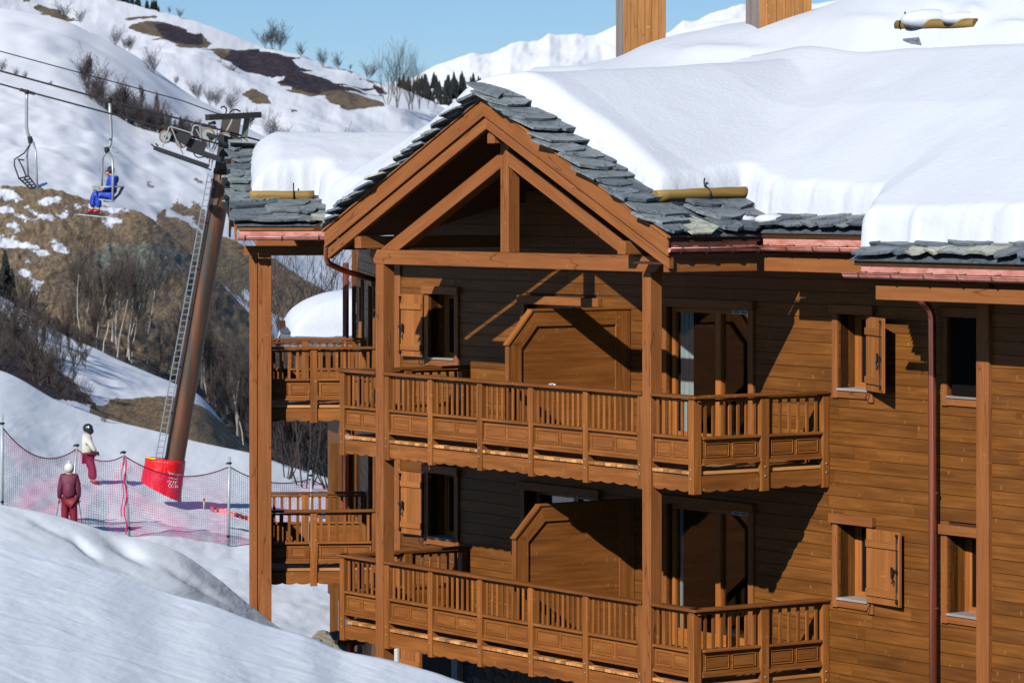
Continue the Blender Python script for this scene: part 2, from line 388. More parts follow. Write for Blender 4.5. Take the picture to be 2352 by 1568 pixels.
def shutter(par, hinge_u, v, ang, width, z0, z1, side, fr=M0, label=None):
    """leaf hinged at (hinge_u, v) and swung by ang from the wall; side = -1 opens towards smaller u"""
    d = (side*math.cos(ang), -math.sin(ang)); a = fr.W(hinge_u, v, 0); b = fr.W(hinge_u+d[0], v+d[1], 0); e = (b-a)
    n = Vector((-e.y, e.x, 0)); o = fr.W(hinge_u, v-1, 0)-a
    if n.dot(o) < 0: n = -n
    f = Fr((a.x, a.y), (e.x, e.y), (n.x, n.y)); mb = MB(); k = 6
    for i in range(k):
        mb.box(f, width*i/k+.002, width*(i+1)/k-.003, .0, .028, z0, z1, 'z')
    h = z1-z0
    for zz in (z0+h*.1, z0+h*.76): mb.box(f, .01, width-.03, .0285, .052, zz, zz+h*.095, 'u')
    mb.box(f, width-.026, width, .0285, .045, z0+.02, z1-.02, 'z')
    s = mb.build('shutter', W_SHUT, par, .002)
    if label: s['label'] = label
    mi = MB(); x = width-.045
    mi.tube([f.W(x, .06, z0+.03), f.W(x, .06, z1-.03)], .008, 6)
    for zz in (z0+.05, z0+h*.45, z1-.06): mi.box(f, x-.016, x+.016, .03, .07, zz, zz+.03)
    mi.box(f, x-.1, x+.02, .06, .075, z0+h*.47, z0+h*.5); mi.box(f, x-.10, x-.075, .06, .08, z0+h*.40, z0+h*.53)
    mi.tube([f.W(x-.06, .075, z0+h*.46), f.W(x-.08, .085, z0+h*.4), f.W(x-.05, .08, z0+h*.35), f.W(x-.07, .08, z0+h*.31)], .012, 5)
    for zz in (z0+h*.13, z0+h*.8): mi.box(f, -.02, .05, -.004, .0, zz, zz+.04)
    mi.tube([f.W(.06, .0, z0-.0), f.W(.06, .05, z0-.09), f.W(.02, .03, z0-.13)], .008, 5)
    return s, mi

def window(key, v=VW, lintel=(.13, .13), shut=None, kind='window', label=None, dep=.28, cover=0):
    lo, hi, z0, z1 = HW[key]; f = M0; door = kind == 'door'
    fr_ = MB(); t = .075                              # casement frame deep in the reveal
    vd = v+dep
    fr_.box(f, lo, lo+t, vd, vd+.06, z0, z1, 'z'); fr_.box(f, hi-t, hi, vd, vd+.06, z0, z1, 'z')
    fr_.box(f, lo+t, hi-t, vd, vd+.06, z1-t, z1, 'u'); fr_.box(f, lo+t, hi-t, vd, vd+.06, z0, z0+t, 'u')
    if door:
        m_ = lo+(hi-lo)*.42
        fr_.box(f, m_-.06, m_+.06, vd-.02, vd+.062, z0+t, z1-t, 'z')
        fr_.box(f, lo+t, m_-.06, vd+.002, vd+.05, z0+t, z0+.25, 'u')
        fr_.box(f, m_+.06, hi-t, vd+.002, vd+.05, z0+t, z0+.25, 'u')
    else:
        fr_.box(f, lo+t, lo+t+.045, vd+.01, vd+.055, z0+t, z1-t, 'z'); fr_.box(f, hi-t-.045, hi-t, vd+.01, vd+.055, z0+t, z1-t, 'z')
    wn = fr_.build(kind, W_FRAME, ch)
    if label: wn['label'] = label
    WO[wn.name] = WO[ch.name]
    g = MB(); g.box(f, lo+t, hi-t, vd+.025, vd+.035, z0+t, z1-t); g.build('pane', GL2 if door else GLASS, wn)
    rv = MB(); e = .025                               # reveal boards
    rv.box(f, lo-e, lo, v+.033, vd+.06, z0, z1, 'z'); rv.box(f, hi, hi+e, v+.033, vd+.06, z0, z1, 'z')
    rv.box(f, lo-e, hi+e, v+.033, vd+.06, z1, z1+e, 'v'); 
    if not door: rv.box(f, lo-e, hi+e, v+.033, vd+.06, z0-e, z0, 'v')
    rv.build('reveal', W_SID, wn)
    tr = MB(); zb = z0-.13 if not door else z0
    tr.box(f, hi+.0, hi+.11, v-.035, v-.001, zb, z1, 'z'); tr.box(f, lo-.11, lo, v-.035, v-.001, zb-(.03 if not door else 0), z1, 'z')
    tr.build('jamb', W_BEAM, wn, .003)
    l = MB(); l.box(f, lo-.14, hi+.14, v-.075, v-.002, z1, z1+.125, 'u'); l.build('lintel', W_BEAM, wn, .004)
    if not door:
        s = MB(); s.box(f, lo-.0, hi+.0, v-.05, vd, z0-.026-.0, z0+.004, 'u'); sl = s.build('sill', W_GREY, wn, .003)
        s = MB(); s.box(f, lo, hi, v-.03, v-.001, z0-.12, z0-.028, 'u'); s.build('apron', W_BEAM, wn)
    else:
        s = MB(); u_ = lo+(hi-lo)*(.42 if key[0] == 'd2' else .16); s.box(f, u_-.18, u_+.18, vd-.012, vd-.0, z1-t+.01, z1-t+.055)
        b = s.build('label_strip', WHITE, wn)
        s = MB(); s.box(f, u_-.16, u_-.02, vd-.014, vd-.012, z1-t+.02, z1-t+.045); s.box(f, u_+.01, u_+.15, vd-.014, vd-.012, z1-t+.02, z1-t+.045); s.build('print', mat('grey print', (.08,.08,.1)), wn)
    if shut:
        hu, ang, wd, side, lb = shut
        sh, mi = shutter(wn, hu, v-.04, ang, wd, z0-.0, z1-.02, side, label=lb)
        mi.build('bolt', BLACK, wn)
    return wn
for k, lv in ((0, 'upper'), (1, 'lower')):
    window(('w1', k), shut=(9.99, R(4), .60, 1, None), label=f'small {lv} window with its shutter folded back beside the left corner')
    window(('d2', k), kind='door', label=f'{lv} balcony door behind the privacy screen', dep=.2)
    window(('d3', k), kind='door', label=f'{lv} balcony door between the right post and the plain wall', dep=.08)
    window(('w4', k), shut=(-.87, R(22) if k == 0 else R(3), .74, -1, 'half open wooden shutter' if k == 0 else 'wooden shutter folded back on the wall'), label=f'{lv} window with a shutter left of the copper downpipe')
    window(('w5', k), label=f'{lv} window right of the copper downpipe, partly behind the corner board')
# panel in the upper right window, its near-black colour paints the opening's shade
mb = MB(); f_ = M0; lo, hi, z0, z1 = HW['w5', 0]
a = f_.W(lo, VW-.01, 0)
mb.beam(M0.W(-3.02, VW-.03, (z0+z1)/2), M0.W(-2.56, VW-.03, (z0+z1)/2), .03, z1-z0-.02); mb.build('shutter', mat('shaded opening panel', (.008,.007,.006), .9, 0, .05), ch, 0, False, 'near-black panel painting the shade of the upper right window opening')
# curtains in the right-hand doors
for k in (0, 1):
    lo, hi, z0, z1 = HW['d3', k]; mb = MB(); n = 26; pts = []
    cv = VW+.145; a0, a1 = (3.50, 3.20) if k == 0 else (3.5, 3.46)
    for i in range(n+1):
        u = a0+(a1-a0)*i/n; vv = cv+.018*math.sin(i*1.7)+.006*math.sin(i*4.1)
        pts.append((u, vv))
    for (ua, va), (ub, vb_) in zip(pts, pts[1:]):
        b = len(mb.v); mb.v += [M0.W(ua, va, z0), M0.W(ub, vb_, z0), M0.W(ub, vb_, z1), M0.W(ua, va, z1)]
        mb.face([b, b+1, b+2, b+3], [(0,0,0)]*4, .5)
    mb.build('curtain', CURT, ch, 0, True, 'white curtain behind the glass', fix=False)
# ground floor openings at the foot
mb = MB(); mb.box(M0, 9.2, 10.05, VW-.02, VW+.058, -9.5, -7.15, 'z'); mb.build('door', INT, ch, 0, False, 'dark ground floor opening')  # solid slab; its near-black colour paints the dark of the opening
mb = MB()
for i in range(4): mb.box(M0, 10.12+i*.14, 10.25+i*.14, VW-.03, VW+.02, -8.9, -7.15, 'z')
mb.box(M0, 10.12, 10.67, VW-.05, VW-.031, -7.5, -7.38, 'u'); mb.build('shutter', W_SHUT, ch, .002, False, 'ground floor shutter near the snow')
mb = MB(); mb.box(M0, 10.72, 10.85, VW-.06, VW+.0, -9.6, -6.9, 'z'); mb.box(M0, 9.0, 9.16, VW-.06, VW+.05, -9.5, -6.9, 'z'); mb.build('corner_board', mat('pale stone', (.6,.6,.56)), ch)

# ---- railings
def railing(par, fr, posts, L, zr, bays, ends=True, pitch=.121, caps=None, inner=False, gap=(0,)):
    """fr: s along, n inward. posts = [(s0, s1)], bays = [(s0, s1)], caps = handrail runs"""
    for (a, b) in caps or [(0, L)]:
        mb = MB(); mb.box(fr, a, b, -.055, .115, zr+.002, zr+.045, 'u', .0); mb.box(fr, a+.02, b-.02, .02, .075, zr-.045, zr-.012, 'u', .6)
        mb.build('handrail', W_RAIL, par, .008)
    for (a, b) in posts:
        mb = MB(); mb.box(fr, a, b, -.025, .105, zr-1.255, zr, 'z')
        for zz in (zr-.93, zr-1.05): mb.ball(fr.W((a+b)/2, -.027, zz), .014, 6, 4, tint=0, mi=1)
        mb.build('railing_post', [W_RAIL, STEEL], par, .006)
    for (a, b) in bays:
        n = max(2, round((b-a-.06)/pitch)); mb = MB(); st = (b-a)/n
        for i in range(n):
            s = a+st*(i+.5); 
            mb.box(fr, s-.024, s+.024, .022, .046, zr-.50, zr-.02, 'z')
        mb.build('baluster_row', W_RAIL, par, .003)
        mb = MB(); mb.box(fr, a+.01, b-.01, -.03, .09, zr-.535, zr-.50, 'u', .5)
        mb.box(fr, a+.01, b-.01, .02, .055, zr-.83, zr-.536, 'u')
        mb.box(fr, a+.01, b-.01, -.022, .08, zr-.865, zr-.831, 'u', .55); mb.box(fr, a+.01, b-.01, .0, .019, zr-.83, zr-.79, 'u', .5)
        h = (a+b)/2
        for (p, q) in ((a+.06, h-.03), (h+.03, b-.06)):
            z0, z1, w = zr-.765, zr-.60, .012
            for (x0, x1, y0, y1) in ((p, q, z1, z1+w), (p, q, z0-w, z0), (p, p+w, z0, z1), (q-w, q, z0, z1)):
                mb.box(fr, x0, x1, .006, .0195, y0, y1, 'u', .75)
            mb.box(fr, p+.03, q-.03, .012, .0195, z0+.018, z1-.018, 'u', .5)
        mb.build('railing_panel', W_RAIL, par, .003)
        # scalloped fascia
        mb = MB(); N = max(8, int((b-a)/.27*8)); ns = max(2, round((b-a)/.27)); pts = []
        for i in range(N+1):
            t = i/N; pts.append(fr.W(a+(b-a)*t, .03, zr-1.20-.028*abs(math.sin(math.pi*ns*t))**.7))
        for i in range(N):
            p, q = pts[i], pts[i+1]; c = []
            for P_ in (p, q):
                for nn in (0, 1):
                    dv = fr.W(0, .0 if nn == 0 else .03, 0)-fr.W(0, 0, 0)
                    for kk in (0, 1):
                        base = P_-(fr.W(0, .03, 0)-fr.W(0, 0, 0))
                        c.append(base+dv if kk == 0 else Vector(((base+dv).x, (base+dv).y, zr-1.015)))
            mb.hexa(c, ((b-a)/N, .03, .2), .5, 0, 0)
            o_ = fr.W(0, 0, 0); e_ = Vector((fr.eu[0], fr.eu[1], 0))
            for j in range(-6, 0): mb.g[j] = [((mb.v[ii]-o_).dot(e_)+a*7.3, mb.v[ii].z+zr, .2) for ii in mb.f[j]]
        mb.build('fascia_board', W_RAIL, par)
def balcony(fr, UL, zr, vw, front_posts, front_bays, front_caps, end_posts, end_bays, label, left=True, pitch_e=.135):
    deck = MB(); u = .03
    while u < UL-.05:
        w = rng.uniform(.125, .14); deck.box(fr, u, min(u+w-.007, UL), -.01+rng.uniform(0, .012), vw-.01, zr-.995, zr-.955, 'v'); u += w
    d = deck.build('balcony', W_DECK, ch, 0, False, label); WO[d.name] = WO[ch.name]
    j = MB()
    for (a, b) in front_posts+[(0, .1), (UL-.1, UL)]:
        uu = UL-b; j.box(fr, max(uu, .02), max(uu, .02)+.1, .105, vw-.01, zr-1.16, zr-1.0, 'v')
    j.box(fr, .05, UL-.05, vw-.16, vw-.035, zr-1.2, zr-1.161, 'u'); j.box(fr, .13, UL-.13, .04, .10, zr-1.15, zr-1.001, 'u', .2)
    j.build('joist', W_RAIL, d)
    ff, L = fr.sub((UL, 0), (0, 0), (UL, 1)); railing(d, ff, front_posts, L, zr, front_bays, caps=front_caps)
    fe, L = fr.sub((0, 0), (0, vw), (1, 0)); railing(d, fe, end_posts, L, zr, end_bays, pitch=pitch_e, caps=[(-.05, vw-.01)])
    if left:
        fe, L = fr.sub((UL, 0), (UL, vw), (UL-1, 0)); railing(d, fe, end_posts[:], L, zr, end_bays, pitch=pitch_e, caps=[(-.05, vw-.01)])
    return d
UL = 8.87
fp = [(UL-b, UL-a) for a, b in ((8.75, 8.87), (7.49, 7.61), (6.31, 6.42), (5.01, 5.12), (3.73, 3.84), (2.41, 2.52), (1.14, 1.25))]+[(UL-.12, UL)]
fb = [(UL-b, UL-a) for a, b in ((7.84, 8.75), (6.42, 7.49), (5.12, 6.31), (3.84, 5.01), (2.52, 3.73), (1.25, 2.41), (.12, .93))]
fc = [(-.05, UL-7.84), (UL-7.61, UL-1.14), (UL-.93, UL+.05)]
ep = [(1.08, 1.22), (2.14, 2.25)]; eb = [(.115, 1.08), (1.22, 2.14)]
balcony(M0, UL, -2.69, VW, fp, fb, fc, ep, eb, 'upper front balcony of the main gable')
balcony(M0, UL, -5.49, VW, fp, fb, fc, ep, eb, 'lower front balcony of the main gable')
for zr, lb in ((-2.65, 'upper side balcony by the ski run'), (-5.44, 'lower side balcony by the ski run')):
    balcony(M2, 3.8, zr, 2.0, [(0, .12), (1.84, 1.96), (3.68, 3.8)], [(.12, 1.84), (1.96, 3.68)], [(-.05, 3.85)], [(.84, .96), (1.9, 2.0)], [(.12, .84), (.96, 1.9)], lb)
# small zinc angle at the left ends of the front balconies
mb = MB()
for zr in (-2.69, -5.49): mb.box(M0, 8.63, 8.745, -.004, .002, zr-1.01, zr-.93); mb.box(M0, 8.55, 8.745, -.0, .09, zr-1.006, zr-1.0)
mb.build('angle_bracket', STEEL, ch)
# ---- privacy screens
def screen(u, v0, vch, zt, zch, zd, lb):
    t = .024; mb = MB(); ve = VW-.01
    out = [(v0, zd), (ve, zd), (ve, zt), (vch, zt), (v0, zch)]
    ex = M0.W(1, 0, 0)-M0.W(0, 0, 0)
    pr = lambda pts, u0, w, **k: mb.prism([M0.W(u0, a, b) for a, b in pts], ex*w, **k)
    pr(out, u-t/2, t, gdir=M0.W(0,1,0)-M0.W(0,0,0), tint=.35)
    for side in (-1, 1):
        u0 = u+(t/2+.001 if side > 0 else -t/2-.028-.001)
        pr([(v0, zd), (v0+.2, zd), (v0+.2, zch+.03), (v0, zch-.0)], u0, .028, gdir=(0,0,1), tint=.5)
        pr([(v0+.002, zch+.002), (v0+.202, zch+.0-.07), (vch+.09, zt-.215), (vch, zt)], u0, .026, gdir=M0.W(0,vch-v0,zt-zch)-M0.W(0,0,0), tint=.6)
        pr([(vch+.09, zt-.215), (ve-.26, zt-.215), (ve-.26, zt), (vch, zt)], u0, .028, gdir=M0.W(0,1,0)-M0.W(0,0,0), tint=.5)
        pr([(ve-.259, zd), (ve, zd), (ve, zt), (ve-.259, zt)], u0, .028, gdir=(0,0,1), tint=.55)
    cap = lambda a, b: mb.beam(M0.W(u, a[0], a[1]+.018), M0.W(u, b[0], b[1]+.018), .115, .034)
    cap((vch-.02, zt), (ve, zt)); cap((v0-.05, zch-.04), (vch, zt)); mb.box(M0, u-.045, u+.045, v0-.03, v0-.001, zd, zch-.02, 'z')
    mb.build('privacy_screen', W_RAIL, ch, .003, False, lb)
screen(4.55, .13, .51, -1.665, -2.12, -3.64, 'upper wooden privacy screen with a cut corner')
screen(4.45, .18, .58, -4.44, -4.86, -6.44, 'lower wooden privacy screen with a cut corner')

# ---- truss
def part(name, m, fn, bevel=.006, label=None):
    mb = MB(); fn(mb); return mb.build(name, m, ch, bevel, False, label)
part('post', W_BEAM, lambda b: b.box(M0, 7.62, 7.83, -.035, .165, GZ, -1.036, 'z', .4), label='tall post left of the front balcony')
part('post', W_BEAM, lambda b: b.box(M0, .94, 1.13, -.035, .155, GZ, -1.036, 'z', .6), label='tall post right of the front balcony')
def tie(b):
    z0, z1 = -1.035, -.82; pts = [(7.98, z1), (.72, z1), (.66, z1-.07), (.84, z0), (7.84, z0), (7.9, z0+.05), (8.0, z1-.1)]
    b.prism([M0.W(u, -.035, z) for u, z in pts], M0.W(0, .195, 0)-M0.W(0, 0, 0), gdir=M0.W(1, 0, 0)-M0.W(0, 0, 0), tint=.5)
part('tie_beam', W_BEAM, tie)
part('king_post', W_BEAM, lambda b: b.box(M0, 4.32, 4.52, -.03, .165, -.819, .86, 'z', .45))
for sg, (ua, ub) in ((1, (4.52, 7.72)), (-1, (4.32, 1.10))):
    def rf(b, sg=sg, ua=ua, ub=ub):
        zt = lambda u: .655-.445*abs(u-UC)
        ue = ub; zl = -.819
        uu = UC+sg*((.655-.225-zl)/.445)
        pts = [(ua, zt(ua)), (ub, max(zt(ub), zl)), (ub-sg*.02, zl), (uu, zl), (ua, zt(ua)-.225)]
        b.prism([M0.W(u, -.025, z) for u, z in pts], M0.W(0, .18, 0)-M0.W(0, 0, 0), gdir=M0.W(1, 0, -.455*sg)-M0.W(0, 0, 0), tint=.55)
    part('rafter', W_BEAM, rf)
RZ = lambda u: 1.36-SL*abs(u-UC)
for sg, d1 in ((1, 4.30), (-1, 4.32)):
    def bg_(b, v0, v1, dt, db, dd, ti):
        pts = [(0, dt), (dd, dt-SL*dd), (dd, db-SL*dd), (0, db)]
        b.prism([M0.W(UC+sg*d, v0, 1.36+z) for d, z in pts], M0.W(0, v1-v0, 0)-M0.W(0, 0, 0), gdir=M0.W(1, 0, -SL*sg)-M0.W(0, 0, 0), tint=ti)
    part('barge_board', W_BEAM, lambda b: (bg_(b, -.40, -.362, -.01, -.255, d1, .5)), label='outer barge board')
    part('barge_board', W_BEAM, lambda b: (bg_(b, -.355, -.27, -.262, -.435, d1-.03, .7)), label='inner barge board')
    part('verge_batten', W_SHUT, lambda b: (bg_(b, -.43, -.36, .025, -.008, d1+.03, .9)))
def purlins(b):
    b.box(M0, 4.32, 4.50, -.27, VW, .72, .90, 'v', .6)
    for u in (7.86, 1.22-.02):
        b.box(M0, u-.09, u+.09, -.33, VW, -.80, -.62, 'v', .6)
part('purlin', W_BEAM, purlins)
# roof deck: gable slopes, main slopes
def slab(b, pts, th=.07, zf=None, ti=.4):
    t = [M0.W(u, v, zf(u, v)) for u, v in pts]; b.prism([p-Vector((0,0,th)) for p in t], (0,0,th), gdir=M0.W(0,1,0)-M0.W(0,0,0), tint=ti)
MZ = lambda u, v: -.51+SL*(v-1.16)
mb = MB()
slab(mb, [(UC, -.36), (.09, -.36), (.09, 1.16), (UC, 5.38)], zf=lambda u, v: RZ(u))
slab(mb, [(UC, -.36), (8.71, -.36), (8.71, 1.16), (UC, 5.38)], zf=lambda u, v: RZ(u))
slab(mb, [(.085, 1.17), (-2.15, 1.17), (-2.15, 5.38), (UC, 5.38)], zf=MZ)
slab(mb, [(-2.7, .46), (-9, .46), (-9, 5.38), (-2.7, 5.38)], zf=MZ); slab(mb, [(-2.15, 1.17), (-2.7, 1.17), (-2.7, 5.38), (-2.15, 5.38)], zf=MZ)
slab(mb, [(8.715, 1.17), (11.6, 1.17), (11.6, 5.38), (UC, 5.38)], zf=MZ)
slab(mb, [(-9, 5.385), (11.6, 5.385), (11.6, 9.8), (-9, 9.8)], zf=lambda u, v: 1.36-SL*(v-5.385))
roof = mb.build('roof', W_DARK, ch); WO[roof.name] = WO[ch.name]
# eaves: slate edge batten, copper flashing, gutter, beam
def eave(fr, p0, p1, inward, z, beam_in, beamz, hooks, name2=None, gut=(-.05, .05), gz=None, beamx=(0, 0)):
    f, L = fr.sub(p0, p1, inward)
    b = MB(); b.box(f, .02, L-.02, .0, .12, z-.035, z-.005, 'u', .5); b.build('verge_batten', W_SHUT, ch)
    b = MB(); b.box(f, .03, L-.03, .03, .045, z-.17, z-.036); b.build('flashing', COP, ch)
    g = MB(); r = .062; gx = -.03; zc = z-.185 if gz is None else gz; n = 9
    a0, a1 = -gut[0], L+gut[1]
    for i in range(n):
        t0, t1 = math.pi*i/n, math.pi*(i+1)/n
        for rr, fl in ((r, 0), (r-.006, 1)):
            q = [f.W(a, gx+rr*math.cos(t), zc-rr*math.sin(t)) for a, t in ((a0, t0), (a1, t0), (a1, t1), (a0, t1))]
            k = len(g.v); g.v += q; g.face([k, k+1, k+2, k+3], [(0,0,0)]*4, .5)
    g.tube([f.W(a0, gx-r, zc), f.W(a1, gx-r, zc)], .011, 6)
    for a in (a0, a1):
        k = len(g.v); g.v += [f.W(a, gx+r*math.cos(math.pi*i/n), zc-r*math.sin(math.pi*i/n)) for i in range(n+1)]; g.face(list(range(k, k+n+1)), [(0,0,0)]*(n+1), .5)
    gu = g.build('gutter', COP, ch, 0, True, fix=False); WO[gu.name] = WO[ch.name]
    h = MB(); x = .12
    while x < L:
        pts = [f.W(x, gx+(r+.008)*math.cos(t), zc-(r+.008)*math.sin(t)) for t in [math.pi*q/8 for q in range(9)]]
        pts = [f.W(x, .03, zc+.02)]+pts+[f.W(x, gx-r-.01, zc+.015)]
        h.tube(pts, .011, 4); h.beam(f.W(x, gx-r-.005, zc+.012), f.W(x+.03, .03, zc+.03), .012, .006); x += hooks
    h.build('gutter_hook', mat('dull copper strap', (.09,.045,.03), .5, .5), gu)
    b = MB(); b.box(f, beamx[0], L+beamx[1], beam_in, beam_in+.1, beamz[0], beamz[1], 'u', .6); b.build('eave_beam', W_BEAM, ch, .005)
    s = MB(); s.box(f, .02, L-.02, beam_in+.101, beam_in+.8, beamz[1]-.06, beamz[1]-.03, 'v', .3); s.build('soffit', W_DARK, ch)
eave(M0, (.1, -.33), (.1, 1.16), (1, -.33), -.515, .06, (-1.02, -.86), .43, gut=(.06, -.04), beamx=(.0, 0))
eave(M0, (.1, 1.16), (-2.12, 1.16), (.1, 2), -.505, .07, (-1.02, -.84), .55, gut=(-.05, .05), beamx=(0, .1))
eave(M0, (-2.78, .45), (-9, .45), (-2.78, 2), -.805, .08, (-1.315, -1.14), .62, gut=(.2, 0), beamx=(.25, 0))
# left eave of the side wing
eave(M2, (-.95, -.42), (-.95, 1.28), (0, -.42), -.525, .55, (-1.035, -.87), .62, gut=(.0, .02), beamx=(.12, 0))
# downpipes
def pipe(pts, r, name='downpipe', lb=None, rings=()):
    P_ = [Vector(p) for p in pts]; out = [P_[0]]
    for i in range(1, len(P_)-1):          # rounded elbows
        a = (P_[i-1]-P_[i]).normalized(); b = (P_[i+1]-P_[i]).normalized(); k = min(.14, (P_[i-1]-P_[i]).length*.4, (P_[i+1]-P_[i]).length*.4)
        for t in (0, .25, .5, .75, 1): out.append(P_[i]+a*k*(1-t)**2+b*k*t**2)
    out.append(P_[-1]); mb = MB(); mb.tube(out, r, 14)
    for q in rings: mb.tube([Vector(q)+Vector((0,0,.012)), Vector(q)-Vector((0,0,.012))], r+.007, 12);
    mb.build(name, COPP, ch, 0, True, lb)
dpu, dpv = -2.30, VW-.13
pipe([M0.W(dpu+.02, dpv-.34, -1.26), M0.W(dpu, dpv-.03, -1.50), M0.W(dpu, dpv, GZ)], .052, lb='copper downpipe on the plank wall', rings=[M0.W(dpu, dpv, -3.86), M0.W(dpu, dpv, -5.35)])
e0 = M2.W(-1.0, 1.22, -.72)
q1 = P(750, 600, 60.9); q2 = P(772, 622, 61.5); q3 = M2.W(7.0, 1.83, -1.75)
pipe([e0, P(750, 560, 60.9), P(750, 603, 61), P(790, 622, 61.6), P(880, 648, 62.6), ], .05, lb='copper elbow under the left gable foot')
pipe([M2.W(7.05, 1.8, -1.3), M2.W(7.05, 1.8, GZ)], .06, lb='copper downpipe on the side wing')
# wing wall, eave beam post, side wing parts
fw, Lw = M2.sub((-.2, 2.0), (7.1, 2.0), (0, 3))
hw = [(1.2, 2.6, -3.63, -1.6), (1.2, 2.6, -6.44, -4.4), (4.7, 5.6, -3.4, -1.7)]
siding('wall', fw, 0, 0, Lw, -9.6, -.75, hw)
mb = MB(); backing(fw, 0, 0, Lw, -9.6, -.75, hw, mb)
for h in hw: mb.box(fw, h[0], h[1], .3, .34, h[2], h[3], 'z', 0)
mb.build('wall_sheathing', W_DARK, ch)
mb = MB()
for h in hw:
    mb.box(fw, h[0]-.1, h[0], -.035, -.001, h[2], h[3], 'z'); mb.box(fw, h[1], h[1]+.1, -.035, -.001, h[2], h[3], 'z'); mb.box(fw, h[0]-.12, h[1]+.12, -.06, -.001, h[3], h[3]+.12, 'u')
mb.build('jamb', W_BEAM, ch)
mb = MB(); f2, L2 = M2.sub((7.1, 1.5), (7.1, 2.0), (9, 2)); 
for i in range(3): mb.box(f2, i*.166, i*.166+.16, 0, .05, -9.6, -4.75, 'z')
mb.box(f2, .42, .5, -.02, .06, -9.6, -.75, 'z'); mb.build('corner_board', W_SID, ch)
mb = MB(); mb.box(M2, -.42, -.24, -.17, -.075, -9.0, -1.036, 'z', .35); mb.box(M2, -.40, -.22, -.074, .165, -9.0, -1.036, 'z', .5); mb.build('post', W_BEAM, ch, .006, False, 'tall corner post of the side wing standing in the snow')
R2 = 1.9; RZ2 = lambda u, v=0: .735-.443*abs(u-R2)
mb = MB()
for a, b_ in ((-.95, R2), (4.75, R2)):
    t = [M2.W(u, v, RZ2(u)) for u, v in ((a, -.45), (b_, -.45), (b_, 6), (a, 6))]; mb.prism([p-Vector((0,0,.07)) for p in t], (0,0,.07))
t = [M2.W(u, -.47, RZ2(u)) for u in (-.95, R2, 4.75)]; 
mb.prism([t[0], t[1], t[2], t[2]-Vector((0,0,.26)), t[1]-Vector((0,0,.26)), t[0]-Vector((0,0,.26))], M2.W(0,.04,0)-M2.W(0,0,0))
mb.build('roof', W_BEAM, ch, 0, False, 'side wing roof deck')
mb = MB(); mb.box(M2, 3.5, 3.62, 0, 2, -1.0, -.8, 'v'); mb.box(M2, 4.2, 4.35, -.1, .05, -9, -1.03, 'z')
mb.build('eave_beam', W_BEAM, ch)

# ---- slates
def slates(mb, mp, s0, s1, t0, t1, ds=.3, dt=.52, **k):
    s = s0
    while s < s1:
        t = t0+rng.uniform(-.05, .03)
        while t < t1:
            w = rng.uniform(.45, 1.5)*dt; h = ds*rng.uniform(1.6, 2.4); c = t+w/2; jit = rng.uniform(-.07, .07)*min(1, (s-s0)/.2)
            if c+w/2 < t1+.16:
                r_ = max(-.2, min(.2, rng.gauss(0, .12))); pts = []
                prof = [(-.5, .10), (-.36, -.02), (-.05, -.06), (.28, -.01), (.5, .09), (.55, .5), (.5, 1), (-.48, 1), (-.54, .45)]
                lift = rng.uniform(.0, .03); tl = rng.uniform(-.02, .02)
                for (x, y) in prof:
                    x += rng.uniform(-.09, .09); y += rng.uniform(-.09, .09)
                    X, Y = x*w*1.12, y*h; X, Y = X*math.cos(r_)-Y*math.sin(r_), X*math.sin(r_)+Y*math.cos(r_)
                    pts.append(mp(s+Y-.02+jit, c+X, .014+lift+tl*x+.08*(1-min(1, max(0, y)))))
                nrm = mp(0, 0, 1)-mp(0, 0, 0)
                ti = min(.97, max(0, rng.gauss(.42, .26))) if rng.random() > .04 else 1
                mb.prism(pts, nrm*rng.uniform(.022, .05), gdir=mp(0, 1, 0)-mp(0, 0, 0), tint=ti)
            t += w*.93
        s += ds*rng.uniform(.85, 1.15)
cs = math.cos(math.atan(SL)); sn = math.sin(math.atan(SL))
gR = lambda s, t, h: M0.W(.06+s*cs-h*sn, t, RZ(.06)+s*sn+h*cs)
gL = lambda s, t, h: M0.W(8.74-s*cs+h*sn, t, RZ(8.74)+s*sn+h*cs)
mE = lambda s, t, h: M0.W(t, 1.13+s*cs-h*sn, -.52+s*sn+h*cs)
mF = lambda s, t, h: M0.W(t, .42+s*cs-h*sn, -.52-.443*.71+s*sn+h*cs)
wE = lambda s, t, h: M2.W(-.98+s*cs-h*sn, t, RZ2(-.98)+s*sn+h*cs)
mb = MB()
def bed(mp, s0, s1, t0, t1): mb.hexa([mp(s, t, h) for s in (s0, s1) for t in (t0, t1) for h in (.004, .02)], (s1-s0, t1-t0, .016), .12)
bed(gR, .0, 4.74, -.40, .5); bed(gR, .0, 1.2, .5, 1.25); bed(gL, .0, 4.74, -.43, .3); bed(mE, .0, .9, -2.2, .1); bed(mF, .0, .9, -9, -2.66); bed(wE, .0, 3.1, -.44, .4); bed(wE, .0, 1.05, .4, 1.3)
slates(mb, gR, -.03, 4.58, -.44, .45); slates(mb, gR, .03, 1.2, .55, 1.9)
slates(mb, gL, -.03, 4.5, -.48, .2, .24, .4)
slates(mb, mE, .04, .9, -2.3, .3, .25); slates(mb, mF, .04, .9, -9, -2.72, .25); slates(mb, wE, .03, 1.05, -.47, 1.7, .27); slates(mb, wE, 1.0, 3.0, -.47, .1, .25, .36)
slates(mb, lambda s, t, h: M2.W(4.78-s*cs, t, RZ2(4.78)+s*sn+h*cs), 0, 3.0, -.47, .1, .3, .4)
mb.build('slate', SLATE, roof, 0, False, 'overlapping rough grey stone slates')
